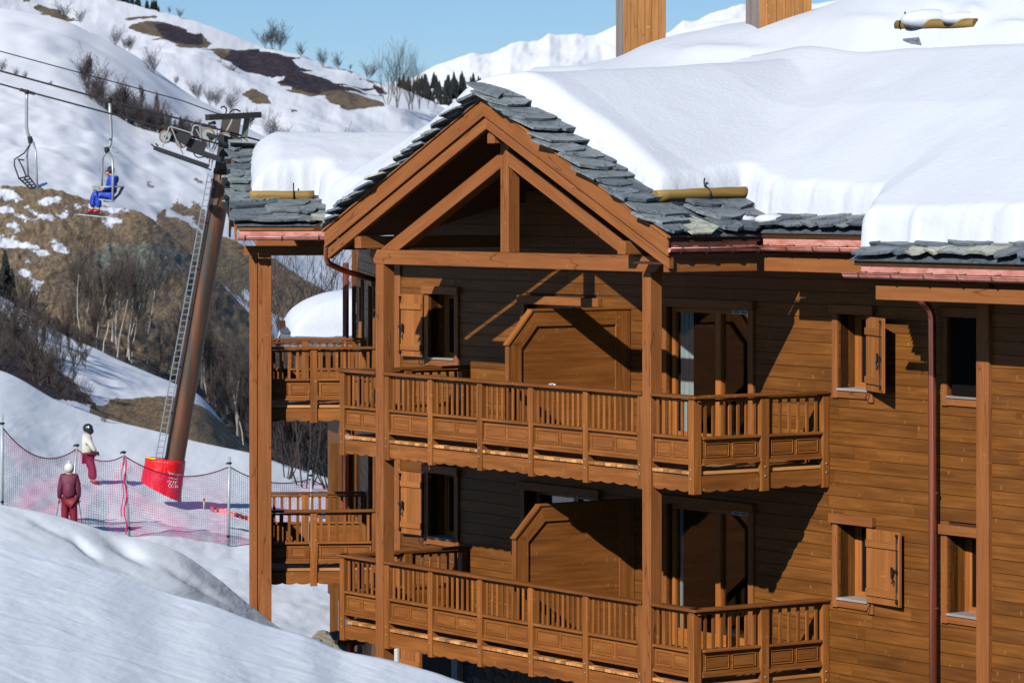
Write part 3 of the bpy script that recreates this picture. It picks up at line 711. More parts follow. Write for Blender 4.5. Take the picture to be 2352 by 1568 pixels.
# snow guard logs
def log(p0, p1, r, hk, nm):
    par = ch; mb = MB(); n = 8; pts = [Vector(p0).lerp(Vector(p1), i/n)+Vector((0, 0, rng.uniform(-.006, .006))) for i in range(n+1)]
    mb.tube(pts, [r*rng.uniform(.95, 1.05) for _ in pts], 14); l = mb.build('snow_guard_log', W_LOG, par, 0, False, nm); WO[l.name] = WO[ch.name]
    l.data.polygons.foreach_set('use_smooth', [len(p.vertices) == 4 for p in l.data.polygons])
    for t in hk:
        c = Vector(p0).lerp(Vector(p1), t); d = (Vector(p1)-Vector(p0)).normalized(); q = d.cross(Vector((0,0,1))).normalized()
        if q.y > 0: q = -q
        mb = MB(); pts = [c+q*(r*1.25)*math.cos(a)+Vector((0,0,r*1.25))*math.sin(a) for a in [R(x) for x in (-110, -70, -30, 0, 30, 60, 85, 100)]]+[c+Vector((0, 0, r*1.9))-q*.03, c+Vector((0,0,r*2.6))-q*.02]
        mb.tube(pts, .012, 5); mb.build('hook', BLACK, l)
log(M0.W(.93, .03, -.02), M0.W(.93, 1.66, .03), .083, [.52], 'short snow guard log at the foot of the right slope')
log(M2.W(-.14, -.2, -.02), M2.W(-.14, .90, -.02), .085, [.68], 'snow guard log on the side wing roof')
log(M2.W(-.14, 1.50, -.02), M2.W(-.14, 2.4, -.02), .085, [], 'log end beside the left verge')
# chimneys
def chimney(px, Z, w, d, ang, z0, z1, lb):
    a = R(ang); o = P(px, 0, Z); f = Fr((o.x, o.y), (-math.sin(a), math.cos(a)), (math.cos(a), math.sin(a))); mb = MB(); n = 6
    mb.box(f, .02, d, .02, w-.02, z0, z1-.02, 'z', .2)
    for i in range(n): mb.box(f, 0, .02, w*i/n+.002, w*(i+1)/n-.003, z0, z1, 'z')
    c = mb.build('chimney', W_LARCH, ch, .002, False, lb); WO[c.name] = WO[ch.name]
    mb = MB()
    for i in range(n): mb.box(f, d*i/n+.003, d*(i+1)/n-.003, -.02, .02, z0, z1, 'z')
    mb.build('weathered_side', W_GREY, c)
    mb = MB(); mb.box(f, -.1, d+.1, -.12, w+.1, z1, z1+.06); mb.build('cap', COP, c)
chimney(1433, 60.5, .715, .72, 7.5, 0, 6.2, 'slender board clad chimney left on the roof')
chimney(1744, 56.6, .845, .85, 9.5, 0, 6.0, 'wide board clad chimney right on the roof')
# ------------------------------------------------------------------ snow lying on the roofs
def grid_mesh(name, V3, keep, mats, smooth=True, attrs=None):
    ny, nx = keep.shape; idx = -np.ones((ny, nx), int)
    use = np.zeros((ny, nx), bool); K = keep[:-1, :-1] & keep[1:, :-1] & keep[:-1, 1:] & keep[1:, 1:]
    for a in (0, 1):
        for b in (0, 1): use[a:ny-1+a, b:nx-1+b] |= K
    idx[use] = np.arange(use.sum()); vs = V3[use]
    j, i = np.nonzero(K); fs = np.stack([idx[j, i], idx[j, i+1], idx[j+1, i+1], idx[j+1, i]], 1)
    me = bpy.data.meshes.new(name); me.vertices.add(len(vs)); me.vertices.foreach_set('co', vs.astype('f').ravel())
    me.loops.add(len(fs)*4); me.loops.foreach_set('vertex_index', fs.astype('i').ravel()); me.polygons.add(len(fs))
    me.polygons.foreach_set('loop_start', np.arange(0, len(fs)*4, 4, dtype='i')); me.polygons.foreach_set('loop_total', np.full(len(fs), 4, 'i'))
    me.update(calc_edges=True); me.validate()
    if attrs:
        for k, a in attrs.items():
            at = me.attributes.new(k, 'FLOAT', 'POINT'); at.data.foreach_set('value', a[use].astype('f'))
    me.polygons.foreach_set('use_smooth', [smooth]*len(fs))
    # make the faces look up
    me.update(); n = np.zeros(len(fs)*3, 'f'); me.polygons.foreach_get('normal', n)
    if n[2::3].mean() < 0: me.flip_normals()
    for m in (mats if isinstance(mats, list) else [mats]): me.materials.append(m)
    o = bpy.data.objects.new(name, me); COL.objects.link(o); return o
def vnoise(X, Y, sc, seed, oct=3):
    """cheap smooth value noise on arrays, about -1..1"""
    out = np.zeros_like(X, float); amp = 1; tot = 0; r = np.random.RandomState(seed); T = r.rand(256, 256)*2-1
    for o in range(oct):
        x, y = X*sc+37.1*o, Y*sc+11.7*o; xi, yi = np.floor(x).astype(int), np.floor(y).astype(int); fx, fy = x-xi, y-yi
        fx, fy = fx**3*(fx*(fx*6-15)+10), fy**3*(fy*(fy*6-15)+10); g = lambda a, b: T[a % 256, b % 256]
        v = (g(xi, yi)*(1-fx)+g(xi+1, yi)*fx)*(1-fy)+(g(xi, yi+1)*(1-fx)+g(xi+1, yi+1)*fx)*fy
        out += v*amp; tot += amp; amp *= .5; sc *= 2.1; X, Y = X*.8-Y*.6, X*.6+Y*.8
    return out/tot
def polydist(X, Y, poly):
    """signed distance, + inside"""
    p = np.array(poly, float); n = len(p); D = np.full(X.shape, 1e9); ins = np.zeros(X.shape, bool); E = []
    for i in range(n):
        a, b = p[i], p[(i+1) % n]; ab = b-a; L = (ab**2).sum()+1e-12
        t = np.clip(((X-a[0])*ab[0]+(Y-a[1])*ab[1])/L, 0, 1); d = np.hypot(X-a[0]-t*ab[0], Y-a[1]-t*ab[1]); E.append(d); D = np.minimum(D, d)
        c = ((a[1] > Y) != (b[1] > Y)) & (X < (b[0]-a[0])*(Y-a[1])/(b[1]-a[1]+1e-12)+a[0]); ins ^= c
    return np.where(ins, D, -D), E, ins
def smax(a, b, k): return (a+b+np.sqrt((a-b)**2+k*k))/2
def snowcover(name, fr, poly, radii, T, roofz, rngu, rngv, step, bumps, label, spill=.02):
    us = np.arange(rngu[0], rngu[1], step); vs = np.arange(rngv[0], rngv[1], step); U, V = np.meshgrid(us, vs)
    D, E, ins = polydist(U, V, poly)
    Uw = U+.25*vnoise(U, V, 1.7, 14, 2); fl1 = .05*vnoise(Uw*.8+V*.6, V*.8-Uw*.6, 4.2, 3, 4)+.04*vnoise(U, V, 1.1, 4, 2); fl2 = .012*vnoise(U, V, 6.0, 3, 2)+.02*vnoise(U, V, .9, 4, 2)
    prof = np.ones_like(U)
    for d, r in zip(E, radii):
        x = np.clip((d+(fl1 if r < .24 else fl2))/r, 0, 1); prof = np.minimum(prof, np.sqrt(np.clip(1-(1-x)**2, 0, 1)))
    base = roofz(U, V); Z = base+T(U, V)*prof*np.where(ins, 1, 0)+.02
    Z += bumps(U, V)*prof; Z = np.where(D < 0, base-.12, Z)
    X3 = fr.o[0]+U*fr.eu[0]+V*fr.ev[0]; Y3 = fr.o[1]+U*fr.eu[1]+V*fr.ev[1]
    o = grid_mesh(name, np.stack([X3, Y3, Z], -1), D > -step*1.5, SNOW)
    tag(o, label, 'snow', kind='stuff'); return o
poly = [(8.66,-.30),(5.0,-.32),(4.75,-.22),(4.45,.02),(3.9,.15),(3.3,.16),(2.6,.23),(1.76,.20),(1.05,.08),(.95,.2),(.92,1.0),(.92,1.52),(.1,1.42),(-.8,1.42),(-1.75,1.42),(-2.0,1.40),(-2.2,1.1),(-2.62,.62),(-3.3,.66),(-4.2,.70),(-5.4,.72),(-9.5,.72),(-9.5,9.8),(12,9.8),(12,1.5),(8.66,1.4)]
rad = [.26,.27,.28,.3,.34,.34,.33,.32,.3,.22,.25,.2,.15,.15,.15,.15,.2,.13,.13,.13,.13,.5,.5,.5,.3,.3]
def rz(U, V):
    g = 1.36-SL*np.sqrt((U-UC)**2+.5)+.0; m = np.minimum(-.51+SL*(V-1.16), 1.36-SL*(V-5.385)); 
    g = np.where(V > 5.4, m, g)
    m2 = -SL*np.sqrt((V-5.385)**2+.35)+1.36
    return np.maximum(np.where(V < 5.6, smax(g, m2, .25), m2), m-.0)
def T1(U, V):
    t = .41+.12*np.clip((-U-2.0)/.5, 0, 1)*np.clip(1-(V-.9)/2.6, 0, 1)+.29*np.clip((V-.9)/2.6, 0, 1)+.16*np.clip(1-np.abs(U-UC)/2.6, 0, 1)*np.clip(1-(V-.9)/2.6, 0, 1)+.10*np.clip((U-UC)/.8, 0, 1)*np.clip(1-V/2.5, 0, 1)
    return t+.13*np.exp(-((U-UC)/.8)**2)
def B1(U, V):
    a = .028*vnoise(U*.9-V*.35, U*.25+V*.12, 1.0, 8, 2)+.02*vnoise(U, V, .45, 9, 1)
    return a+.002*vnoise(U, V, 5, 10, 2)
snowcover('snow_cover', M0, poly, rad, T1, rz, (-9.4, 11.8), (-.45, 9.9), .045, B1, 'thick rounded snow blanket on the main gable and roof')
poly = [(-.0,-.17),(4.6,-.17),(4.6,6),(-.72,6),(-.72,1.6),(-.62,1.25),(-.35,1.02),(.0,.95)]
snowcover('snow_cover', M2, poly, [.6,.5,.3,.3,.35,.3,.3,.22], lambda U, V: .62+0*U, lambda U, V: .80-.443*np.sqrt((U-R2)**2+.6), (-.9, 4.8), (-.3, 6), .05,
          lambda U, V: .03*vnoise(U, V, 1.0, 12, 2)+.01*vnoise(U, V, 4, 13, 2), 'domed snow blanket on the side wing roof left of the gable')
# higher roof behind: snow swelling up round the chimneys
xs = np.arange(1180, 2420, 6.0); cs_x = [1180,1340,1424,1470,1533,1600,1663,1727,1800,1867,1930,1990,2100,2352,2450]; cs_y = [215,150,131,108,86,71,58,50,38,24,2,-22,-50,-100,-120]
cr = np.interp(xs, cs_x, cs_y); cr = np.convolve(np.pad(cr, 4, 'edge'), np.ones(9)/9, 'valid')
zc = np.interp(xs, [1340, 2450], [60.2, 53.5]); zb = np.interp(xs, [1340, 1726, 2450], [57.2, 54.9, 49.8]); yb = np.interp(xs, [1340,1424,1470,1726,2352,2450], [165,150,145,137,110,106])+26
S = np.linspace(0, 1, 70)[:, None]; Y = yb+(cr-yb)*np.sin(S*math.pi/2)**.85; Zd = zb+(zc-zb)*S
for (cx_, cy_, w, h, q) in ((2140, 22, 55, 30, 22), (2232, 34, 34, 24, 18), (2330, 70, 60, 20, 20), (1990, 60, 90, 24, 16), (1650, 120, 110, 16, 12)):
    Y = Y-q*np.exp(-((xs-cx_)/w)**2-((Y-cy_)/h)**2)
Y3 = Y.copy(); xs3 = xs.copy()
Z3 = (HY-Y)*Zd/F
back = [(Zd[-1]+k*.6, Z3[-1]-(k*.6)**2*.25-.02*k) for k in range(1, 10)]
Zd = np.vstack([Zd]+[b[0] for b in back]); Z3 = np.vstack([Z3]+[b[1] for b in back]); X3 = (xs-CX)/F*Zd
Z3 = Z3+.02*vnoise(X3, Zd, 1.1, 21, 2)
S3Y = Zd; o = grid_mesh('snow_cover', np.stack([X3, Zd, Z3], -1), np.ones(X3.shape, bool), SNOW); tag(o, 'swelling snow on the higher roof around the two chimneys', 'snow', kind='stuff')
part('roof', W_DARK, lambda b: (b.prism([P(1440, 190, 60), P(2440, 190, 53.5), P(2440, 120, 54.6), P(1900, 150, 57.5), P(1440, 180, 60.8)], (.3, 1.5, -.2))), 0, 'higher roof under the snow')
def onS3(x, y):
    i = int(np.argmin(abs(xs3-x))); j = int(np.argmin(abs(Y3[:, i]-y))); return Vector((X3[j, i], Zd[j, i], Z3[j, i]))
log(onS3(2064, 58)+Vector((0, .0, -.0)), onS3(2240, 50)+Vector((0, .0, -.0)), .075, [.08], 'snow guard log poking out of the higher roof snow')
for (x_, y_, r_, sc_, lb_) in ((2140, 44, .30, (1.5, .8, .55), 'snow pillow bulging over the middle of the high log'), (2216, 40, .22, (1.6, .8, .5), 'snow pillow over the right end of the high log')):
    mb = MB(); mb.ball(onS3(x_, y_)+Vector((0, .1, .0)), r_, 18, 10, sc_); o = mb.build('snow_patch', SNOW, None, 0, True); tag(o, lb_, 'snow')
mb = MB(); mb.prism([onS3(2074, 93)+Vector((0,0,.03)), onS3(2108, 91)+Vector((0,0,.03)), onS3(2116, 102)+Vector((0,0,.02)), onS3(2090, 103)], (.0, .0, -.05))
mb.build('slate', SLATE, ch, 0, False, 'slate corner showing through the snow')
# small snow cushions on the slates at the valley
for (u, v, r1, lb) in ((.42, 1.12, .15, 'small snow cushion on the slates at the roof valley'), (-.02, 1.26, .18, 'second snow cushion on the slates right of the valley')):
    mb = MB(); mb.ball(M0.W(u, v, -.335), r1, 16, 8, (1.3, .8, .45)); o = mb.build('snow_patch', SNOW, None, 0, True); tag(o, lb, 'snow')
# ------------------------------------------------------------------ ground, slopes and mountains
def hillmat(name, sc, g1=(.37,.27,.155), g2=(.21,.145,.08), heath=(.055,.038,.035), rock=(.16,.155,.12), edge=.22, strips=(1,1,1)):
    m = mat(name, (.8,.82,.87), .8, 0, .2); t = NT(m); tc = t.n('ShaderNodeTexCoord').outputs['Object']
    cov = t.att('cover', 'Fac'); ht = t.att('heath', 'Fac'); rk = t.att('rock', 'Fac')
    n = t.noise(t.mapp(tc, strips), sc, 6, .68); mt = t.mapp(tc, strips); nf = t.noise(mt, sc*6, 5, .7); nn = t.noise(mt, sc*2.2, 5, .7, .4)
    f = t.math('ADD', cov, t.math('MULTIPLY', t.math('SUBTRACT', n, .5), 1.6)); f = t.math('ADD', f, t.math('MULTIPLY', t.math('SUBTRACT', nf, .5), .6))
    mask = t.ramp(f, [(.46, (0,0,0)), (.54, (1,1,1))])
    g = t.ramp(nn, [(.3, g2), (.5, tuple((a+b)/2 for a, b in zip(g1, g2))), (.68, g1)])
    g = t.mix(t.ramp(nf, [(.35, (.55,.55,.55)), (.52, (0,0,0))]), g, tuple(q*.35 for q in g2))
    hf = t.ramp(t.math('ADD', ht, t.math('MULTIPLY', t.math('SUBTRACT', nn, .5), .9)), [(.42, (0,0,0)), (.6, (1,1,1))])
    g = t.mix(hf, g, t.ramp(nf, [(.35, tuple(q*.5 for q in heath)), (.65, tuple(q*1.5 for q in heath))]))
    rf = t.ramp(t.math('ADD', rk, t.math('MULTIPLY', t.math('SUBTRACT', nn, .5), 1.1)), [(.45, (0,0,0)), (.6, (1,1,1))])
    g = t.mix(rf, g, t.ramp(nf, [(.3, tuple(q*.35 for q in rock)), (.5, rock), (.7, tuple(q*1.7 for q in rock))]))
    sn = t.ramp(n, [(.3, (.84,.865,.90)), (.7, (.88,.895,.915))])
    t.l(t.mix(mask, sn, g), t.b.inputs['Base Color'])
    hgt = t.math('ADD', t.math('MULTIPLY', t.math('MULTIPLY', mask, nf), 1.6), t.math('MULTIPLY', t.math('SUBTRACT', n, .5), .2)); t.bump(hgt, .8, .35/sc*.1+.25); return m
def z1(pts): return [(x/3.935, y/3.935) for x, y in pts]               # crops used while measuring
def z2(pts): return [(x/3.935, (600+y/2.613)/1.506) for x, y in pts]
def z5(pts): return [(531+x/3.935, y/3.935) for x, y in pts]
LAY = {}
def layer(name, crest, bottom, Zn, Zf, x0, x1, nx, ny, m, label, covers=(), heaths=(), rocks=(), amp=.6, nsc=.05, q=1.0, soft=10, back=(40, 12, .25), base=0, hb=0, jag=0, cut=(), prow=.9, dents=(), ridges=(), rough=None):
    xs = np.linspace(x0, x1, nx); yc = np.interp(xs, *zip(*crest)); yb = np.interp(xs, *zip(*bottom))
    k = max(3, int(55/((x1-x0)/nx)))|1
    yb = np.convolve(np.pad(yb, 40, 'edge'), np.ones(81)/81, 'valid')
    if not jag: yc = np.convolve(np.pad(yc, k//2, 'edge'), np.ones(k)/k, 'valid')
    s = np.linspace(0, 1, ny)[:, None]; Y = yb+(yc-yb)*s**prow+(jag*vnoise(xs, xs*0, .05, 31, 4)*s**14 if jag else 0); Zd = Zn+(Zf-Zn)*s**q+0*xs; X = (xs-CX)/F*Zd; Z = (HY-Y)*Zd/F
    Z = Z+amp*vnoise(X*2.2, Zd*.8, nsc, 5, 4)*np.clip((1-s)*4+.15, 0, 1)
    XX, YY = np.broadcast_arrays(xs, Y)
    if rough: Z = Z+rough[0]*vnoise(XX+YY*rough[3], (YY-XX*.3)*rough[2], 1/rough[1], 17, 4)
    for (dx_, dy_, wx, wy, dz, rot) in dents:
        a_, b_ = (XX-dx_)*math.cos(rot)+(YY-dy_)*math.sin(rot), -(XX-dx_)*math.sin(rot)+(YY-dy_)*math.cos(rot); Z = Z+dz*np.exp(-(a_/wx)**2-(b_/wy)**2)
    for (pp, h_, w_) in ridges:
        px_, py_ = zip(*pp); yc_ = np.interp(XX, px_, py_)+2.5*vnoise(XX, XX*0, .008, 9, 1); t_ = np.clip((XX-px_[0])/(px_[-1]-px_[0]), 0, 1); en = np.where((XX > px_[0]) & (XX < px_[-1]), np.sin(math.pi*t_)**1.2, 0)
        e_ = (YY-yc_)/w_; Z = Z+h_*en*np.where(e_ > 0, np.exp(-e_/3), np.clip(1+e_/.9, 0, 1))
    cov = np.full(X.shape, float(base)); het = np.full(X.shape, float(hb)); roc = np.zeros(X.shape)
    def paint(A, polys, sgn=1):
        for p in polys:
            d, _, _ = polydist(XX, YY, p); w = np.clip(d/soft*.5+.5, 0, 1)
            A[:] = np.maximum(A, w) if sgn > 0 else np.minimum(A, 1-w)
    paint(cov, covers); paint(cov, cut, -1); paint(het, heaths); paint(roc, rocks)
    nb = 10; bd = [np.vstack(A) for A in zip(*[(X[-1:]*(1+back[0]*k/nb/Zf), Zd[-1:]+back[0]*k/nb, Z[-1:]-back[1]*(k/nb)**1.5) for k in range(1, nb+1)])]
    V = np.stack([np.vstack([X, bd[0]]), np.vstack([Zd, bd[1]]), np.vstack([Z, bd[2]])], -1)
    ex = lambda A: np.vstack([A, np.repeat(A[-1:], nb, 0)])
    o = grid_mesh(name, V, np.ones(V.shape[:2], bool), m, True, {'cover': ex(cov), 'heath': ex(het), 'rock': ex(roc)})
    o['label'] = label; o['kind'] = 'structure'; o['category'] = name.replace('_', ' ')
    LAY[label] = (xs, yb, yc, Zn, Zf, q, prow); return o
def on(label, x, y):
    xs, yb, yc, Zn, Zf, q, pr = LAY[label]; b, c = np.interp(x, xs, yb), np.interp(x, xs, yc)
    s = min(1, max(0, (y-b)/(c-b)))**(1/pr); return P(x, y, Zn+(Zf-Zn)*s**q)
# wide snow floor of the valley reaching the horizon
xs = np.linspace(-6000, 6000, 61); ys = np.concatenate([np.linspace(-60, 300, 60), np.linspace(330, 12000, 60)]); X, Y = np.meshgrid(xs, ys)
Z = -14+1.5*vnoise(X, Y, .004, 2, 3)-70*np.clip((Y-135)/130, 0, 1)-.004*np.clip(Y-300, 0, 1e9)
o = grid_mesh('ground', np.stack([X, Y, Z], -1), np.ones(X.shape, bool), SNOWG); tag(o, 'snowy valley floor', 'ground', kind='structure')
H2 = hillmat('hillside', .34, heath=(.095,.075,.058), rock=(.2,.2,.155), strips=(1, .13, 1.2)); H3 = hillmat('far hillside', .10, (.26,.2,.12), (.13,.09,.055), (.05,.037,.042), strips=(.7, .1, 1.4)); HM = hillmat('mountain', .012, strips=(1, .3, 1))
# A: the groomed run with the net fence
layer('ski_run', [(-250,790),(0,850),(38,865),(127,919),(203,947),(254,964),(368,992),(432,1010),(587,1042),(630,1060),(786,1107),(900,1150),(1400,1250)], [(-250,1700),(1400,1720)], 52, 118, -1300, 1400, 540, 260, SNOWG, 'groomed snow run behind the net', amp=.16, nsc=.25, q=1.0, back=(25, 8, 0), prow=1.0)
# B: snowy track with the tan mound
mound = [(205,930),(255,916),(310,918),(400,925),(440,932),(480,945),(520,975),(556,1022),(590,1050),(450,1040),(330,1000),(205,965)]
layer('snow_slope', [(-250,600),(0,678),(66,716),(109,741),(152,772),(218,797),(274,827),(381,873),(470,909),(483,939),(508,962),(559,1025),(640,1085),(800,1140),(1300,1300)], [(-250,1000),(0,1000),(600,1150),(1300,1400)], 145, 230, -900, 1300, 430, 90, hillmat('track side', .7, (.36,.25,.13), (.26,.17,.085), strips=(1, .12, 1)), 'snowy track with a tan earth mound', [mound, [(-250,690),(60,760),(110,830),(230,930),(100,930),(0,860),(-250,800)]], [[(-250,690),(60,760),(110,830),(230,940),(100,930),(0,860),(-250,800)]], (), .5, .12, soft=6, back=(20, 10, 0))
# C: brown ravine side
snowC = [z2(p) for p in ([(-300,100),(0,120),(90,150),(210,250),(100,235),(-300,200)], [(330,240),(420,220),(520,245),(440,272),(350,278)], [(150,265),(250,280),(380,350),(470,360),(520,485),(430,450),(230,450),(330,400)], [(-300,290),(120,310),(230,370),(340,420),(240,460),(100,345),(-300,350)],
   [(70,460),(120,430),(200,490),(150,512)], [(-300,540),(200,540),(315,665),(200,620),(-300,640)], [(480,590),(560,610),(690,690),(600,712),(500,645)], [(320,740),(390,705),(442,750),(385,802)], [(500,370),(600,365),(560,395)], [(670,320),(760,280),(860,300),(1150,330),(1000,345)], [(915,440),(1000,412),(1125,445),(960,472)], [(180,960),(240,950),(400,1050),(330,1112),(290,1110),(230,1000)], [(530,300),(600,310),(560,328)], [(185,860),(240,850),(285,890),(220,885)])]
rockC = [z2([(860,700),(1100,620),(1500,640),(1680,750),(1680,900),(1350,1010),(1300,1250),(1050,1050),(900,960)])]
layer('hillside', [(-250,405),(0,422),(76,431),(127,436),(178,452),(254,478),(325,485),(356,510),(432,579),(495,640),(541,685),(584,731),(700,850),(800,930),(1300,1200)], [(-250,900),(0,900),(250,960),(600,1200),(1300,1500)], 255, 420, -700, 1300, 620, 300, H2, 'brown grass and rock side of the ravine', [[(-900,300),(1400,300),(1400,1600),(-900,1600)]], [[(-900,700),(0,700),(180,760),(300,830),(520,880),(640,960),(1300,1200),(1300,1600),(-900,1600)]], rockC, 1.2, .06, rough=(.22, 13, .9, .0), cut=snowC, soft=20, back=(40, 20, 0))
# D: piste side behind the ravine
brD = [z2(p) for p in ([(1400,350),(1500,320),(1600,225),(1800,285),(1900,440),(2120,540),(2300,600),(3300,1300),(2700,1320),(2300,1200),(2100,1040),(1940,900),(1720,690),(1500,560),(1400,440)], [(1310,60),(1350,65),(1385,105),(1330,95)], [(1730,75),(1780,75),(1830,125),(1780,110)])]+[z1([(1010,1370),(1060,1370),(1098,1400),(1050,1415)]), [(255,350),(275,350),(277,358),(262,358)]]
cutD = [z2(p) for p in ([(1600,200),(1720,290),(1710,300),(1600,240)], [(1500,300),(1740,390),(1800,470),(1900,560),(1880,590),(1740,480),(1500,360)], [(1350,400),(1700,700),(2300,1310),(2250,1330),(1700,740)], [(2000,490),(2300,600),(2800,760),(3400,1000),(3400,1060),(2700,830),(2290,700),(2000,530)], [(2200,1040),(2320,1120),(2600,1300),(2500,1300)])]
crD = [(-250,120),(0,165),(70,183),(150,205),(210,228),(254,259),(305,287),(368,305),(480,340),(540,365),(620,410),(700,470),(800,540),(1300,800)]
layer('snow_slope', crD, [(-250,520),(0,520),(330,600),(600,900),(1300,1400)], 440, 640, -600, 1300, 405, 160, hillmat('piste side', .22, (.36,.27,.16), (.27,.18,.1), (.10,.07,.05), strips=(1, .12, 1.3)), 'smooth snow slope behind the chairlift with a tan grass bank', brD, (), (), 2.0, .03, cut=cutD, soft=12, back=(60, 30, 0))
# E1, E: far hillside
crE1 = [(-250,0),(0,20),(152,48),(224,86),(267,104),(330,142),(368,170),(432,218),(495,249),(560,290),(640,330),(1300,520)]
layer('snow_slope', crE1, [(-250,300),(300,380),(640,460),(1300,900)], 660, 880, -600, 1300, 370, 120, H3, 'gently folded snow slope in front of the far ridge', [z1([(770,5),(820,0),(840,20),(780,20)])], (), (), 4, .012, back=(60, 25, 0))
brE = [z1([(190,5),(260,8),(275,20),(215,18)]), z1([(300,55),(350,25),(430,60),(530,70),(560,110),(640,140),(760,165),(830,185),(790,190),(620,170),(500,130),(440,100),(350,80)]), z1([(1115,150),(1220,138),(1415,145),(1330,160),(1130,165)]), z1([(1170,225),(1330,185),(1500,205),(1700,270),(1820,290),(1860,330),(1940,375),(1870,410),(1800,425),(1620,415),(1500,360),(1360,345),(1450,325),(1280,275)]),
   z1([(1830,450),(1960,405),(2090,425),(2070,450),(1970,475)]), z1([(1910,480),(2100,435),(2352,432),(2352,640),(2150,625),(2010,600)])+[], z5([(0,440),(180,435),(350,470),(500,515),(650,520),(560,560),(620,625),(870,630),(640,675),(780,700),(1180,700),(1170,715),(770,720),(920,790),(1300,775),(1380,850),(1000,850),(1350,930),(1400,1040),(1000,1010),(800,890),(650,870),(550,850),(350,730),(0,630)]), z5([(105,860),(210,850),(320,900),(350,940),(240,925)]), z5([(1050,630),(1130,660),(1080,660)]), z5([(1180,690),(1290,750),(1400,830),(1300,800)]), z5([(530,990),(610,1010),(540,1020)]), z1([(1950,610),(2020,615),(1975,625)]), z1([(2005,650),(2120,700),(2050,690)]), z1([(1720,710),(1790,720),(1750,735)])]
htE = [z1([(1380,215),(1500,205),(1820,290),(1840,370),(1700,400),(1500,350)]), z1([(2080,450),(2352,432),(2352,640),(2150,625),(2000,590)]), z5([(0,440),(350,470),(650,530),(800,700),(1380,780),(1380,850),(780,880),(500,780),(0,630)])]
crE = [(-250,-90),(0,-70),(274,0),(366,25),(445,46),(521,74),(595,104),(640,114),(709,132),(752,152),(798,157),(831,175),(861,186),(912,198),(963,220),(1014,241),(1060,275),(1200,330),(1500,400)]
cutE = [z5([(620,680),(1180,715),(1300,745),(1270,770),(960,790),(770,730)]), z5([(980,810),(1300,795),(1350,835),(1200,838)]), z5([(390,735),(480,710),(470,730),(410,745)]), z5([(370,790),(540,790),(545,815),(400,810)])]
layer('far_hillside', crE, [(-250,300),(600,420),(1500,700)], 900, 1400, -600, 1500, 745, 260, H3, 'far hillside with patches of bare heath', brE, htE, (), 6, .009, rough=(.28, 30, 1, .2), soft=8.0, cut=cutE, back=(150, 60, 0))
layer('wooded_hillside', [(700,230),(861,196),(940,198),(1090,205),(1200,180),(1500,190)], [(700,420),(1500,420)], 1700, 1900, 700, 1500, 80, 30, H3, 'shaded wooded slope beyond the ridge', (), (), (), 8, .01, back=(200, 60, 0))
crF = [(800,215),(925,178),(976,160),(1029,136),(1077,121),(1129,118),(1172,97),(1226,95),(1261,81),(1287,89),(1322,85),(1353,88),(1383,79),(1416,61),(1440,58),(1500,80),(1536,74),(1571,52),(1599,50),(1637,28),(1663,17),(1711,17),(1760,12),(1867,12),(1900,20),(2000,25),(2400,20)]
layer('mountain', crF, [(800,420),(2400,420)], 5200, 8200, 800, 2400, 420, 160, HM, 'white mountain range on the skyline', amp=30, nsc=.001, jag=1.8, rough=(15, 75, .9, .6), back=(600, 400, 0), prow=.9)
layer('mountain', [(1300,215),(1400,165),(1440,125),(1500,108),(1533,84),(1570,70),(1620,55),(1680,46),(1730,28),(1900,5),(2400,-40)], [(1300,330),(2400,300)], 2800, 3600, 1300, 2400, 190, 60, HM, 'nearer white shoulder between the chimneys', amp=20, nsc=.004, rough=(3, 80, 1, .3), back=(500, 400, 0))
# foreground banks
layer('snow_bank', [(-250,1120),(0,1157),(89,1174),(140,1186),(179,1197),(229,1212),(280,1230),(356,1245),(407,1264),(434,1280),(510,1335),(590,1402),(640,1440),(700,1475),(800,1530),(1400,1800)], [(-250,1600),(1400,2200)], 34, 52, -1700, 1400, 560, 200, SNOWN, 'wind carved snow bank at the left', amp=.05, nsc=.4, dents=[(290,1262,55,14,-.10,.5),(195,1255,40,9,-.08,.7),(430,1330,60,9,-.07,.55),(470,1350,50,6,-.05,.6),(120,1215,60,9,-.05,.4)], rough=(.018, 90, 4.5, 0), back=(6, 2.5, 0), prow=1)
layer('snow_bank', [(-250,1190),(0,1234),(76,1258),(152,1281),(254,1311),(381,1362),(483,1388),(595,1431),(633,1444),(710,1463),(786,1498),(863,1510),(914,1523),(990,1544),(1054,1567),(1300,1650),(1600,1750)], [(-250,2300),(1600,2700)], 14, 33, -2300, 1600, 800, 700, SNOWN, 'near rippled snow bank in the foreground', amp=.014, nsc=.6, q=1.0, back=(6, 2.0, 0), prow=1, rough=(.006, 60, 7, 0),
      ridges=[([(-60,1472),(0,1477),(100,1488),(250,1515),(420,1562)], 0.022, 7), ([(-60,1362),(0,1368),(60,1374),(170,1396),(260,1408),(330,1406)], 0.022, 5), ([(360,1412),(420,1425),(530,1452),(640,1462)], 0.022, 4), ([(50,1282),(110,1290),(190,1312)], 0.012, 3), ([(110,1348),(230,1374)], 0.012, 3), ([(560,1455),(720,1476)], 0.012, 3), ([(600,1520),(760,1560),(900,1600)], 0.012, 5), ([(0,1420),(110,1438),(200,1470)], 0.012, 5), ([(450,1500),(620,1530),(760,1535)], 0.012, 4)])
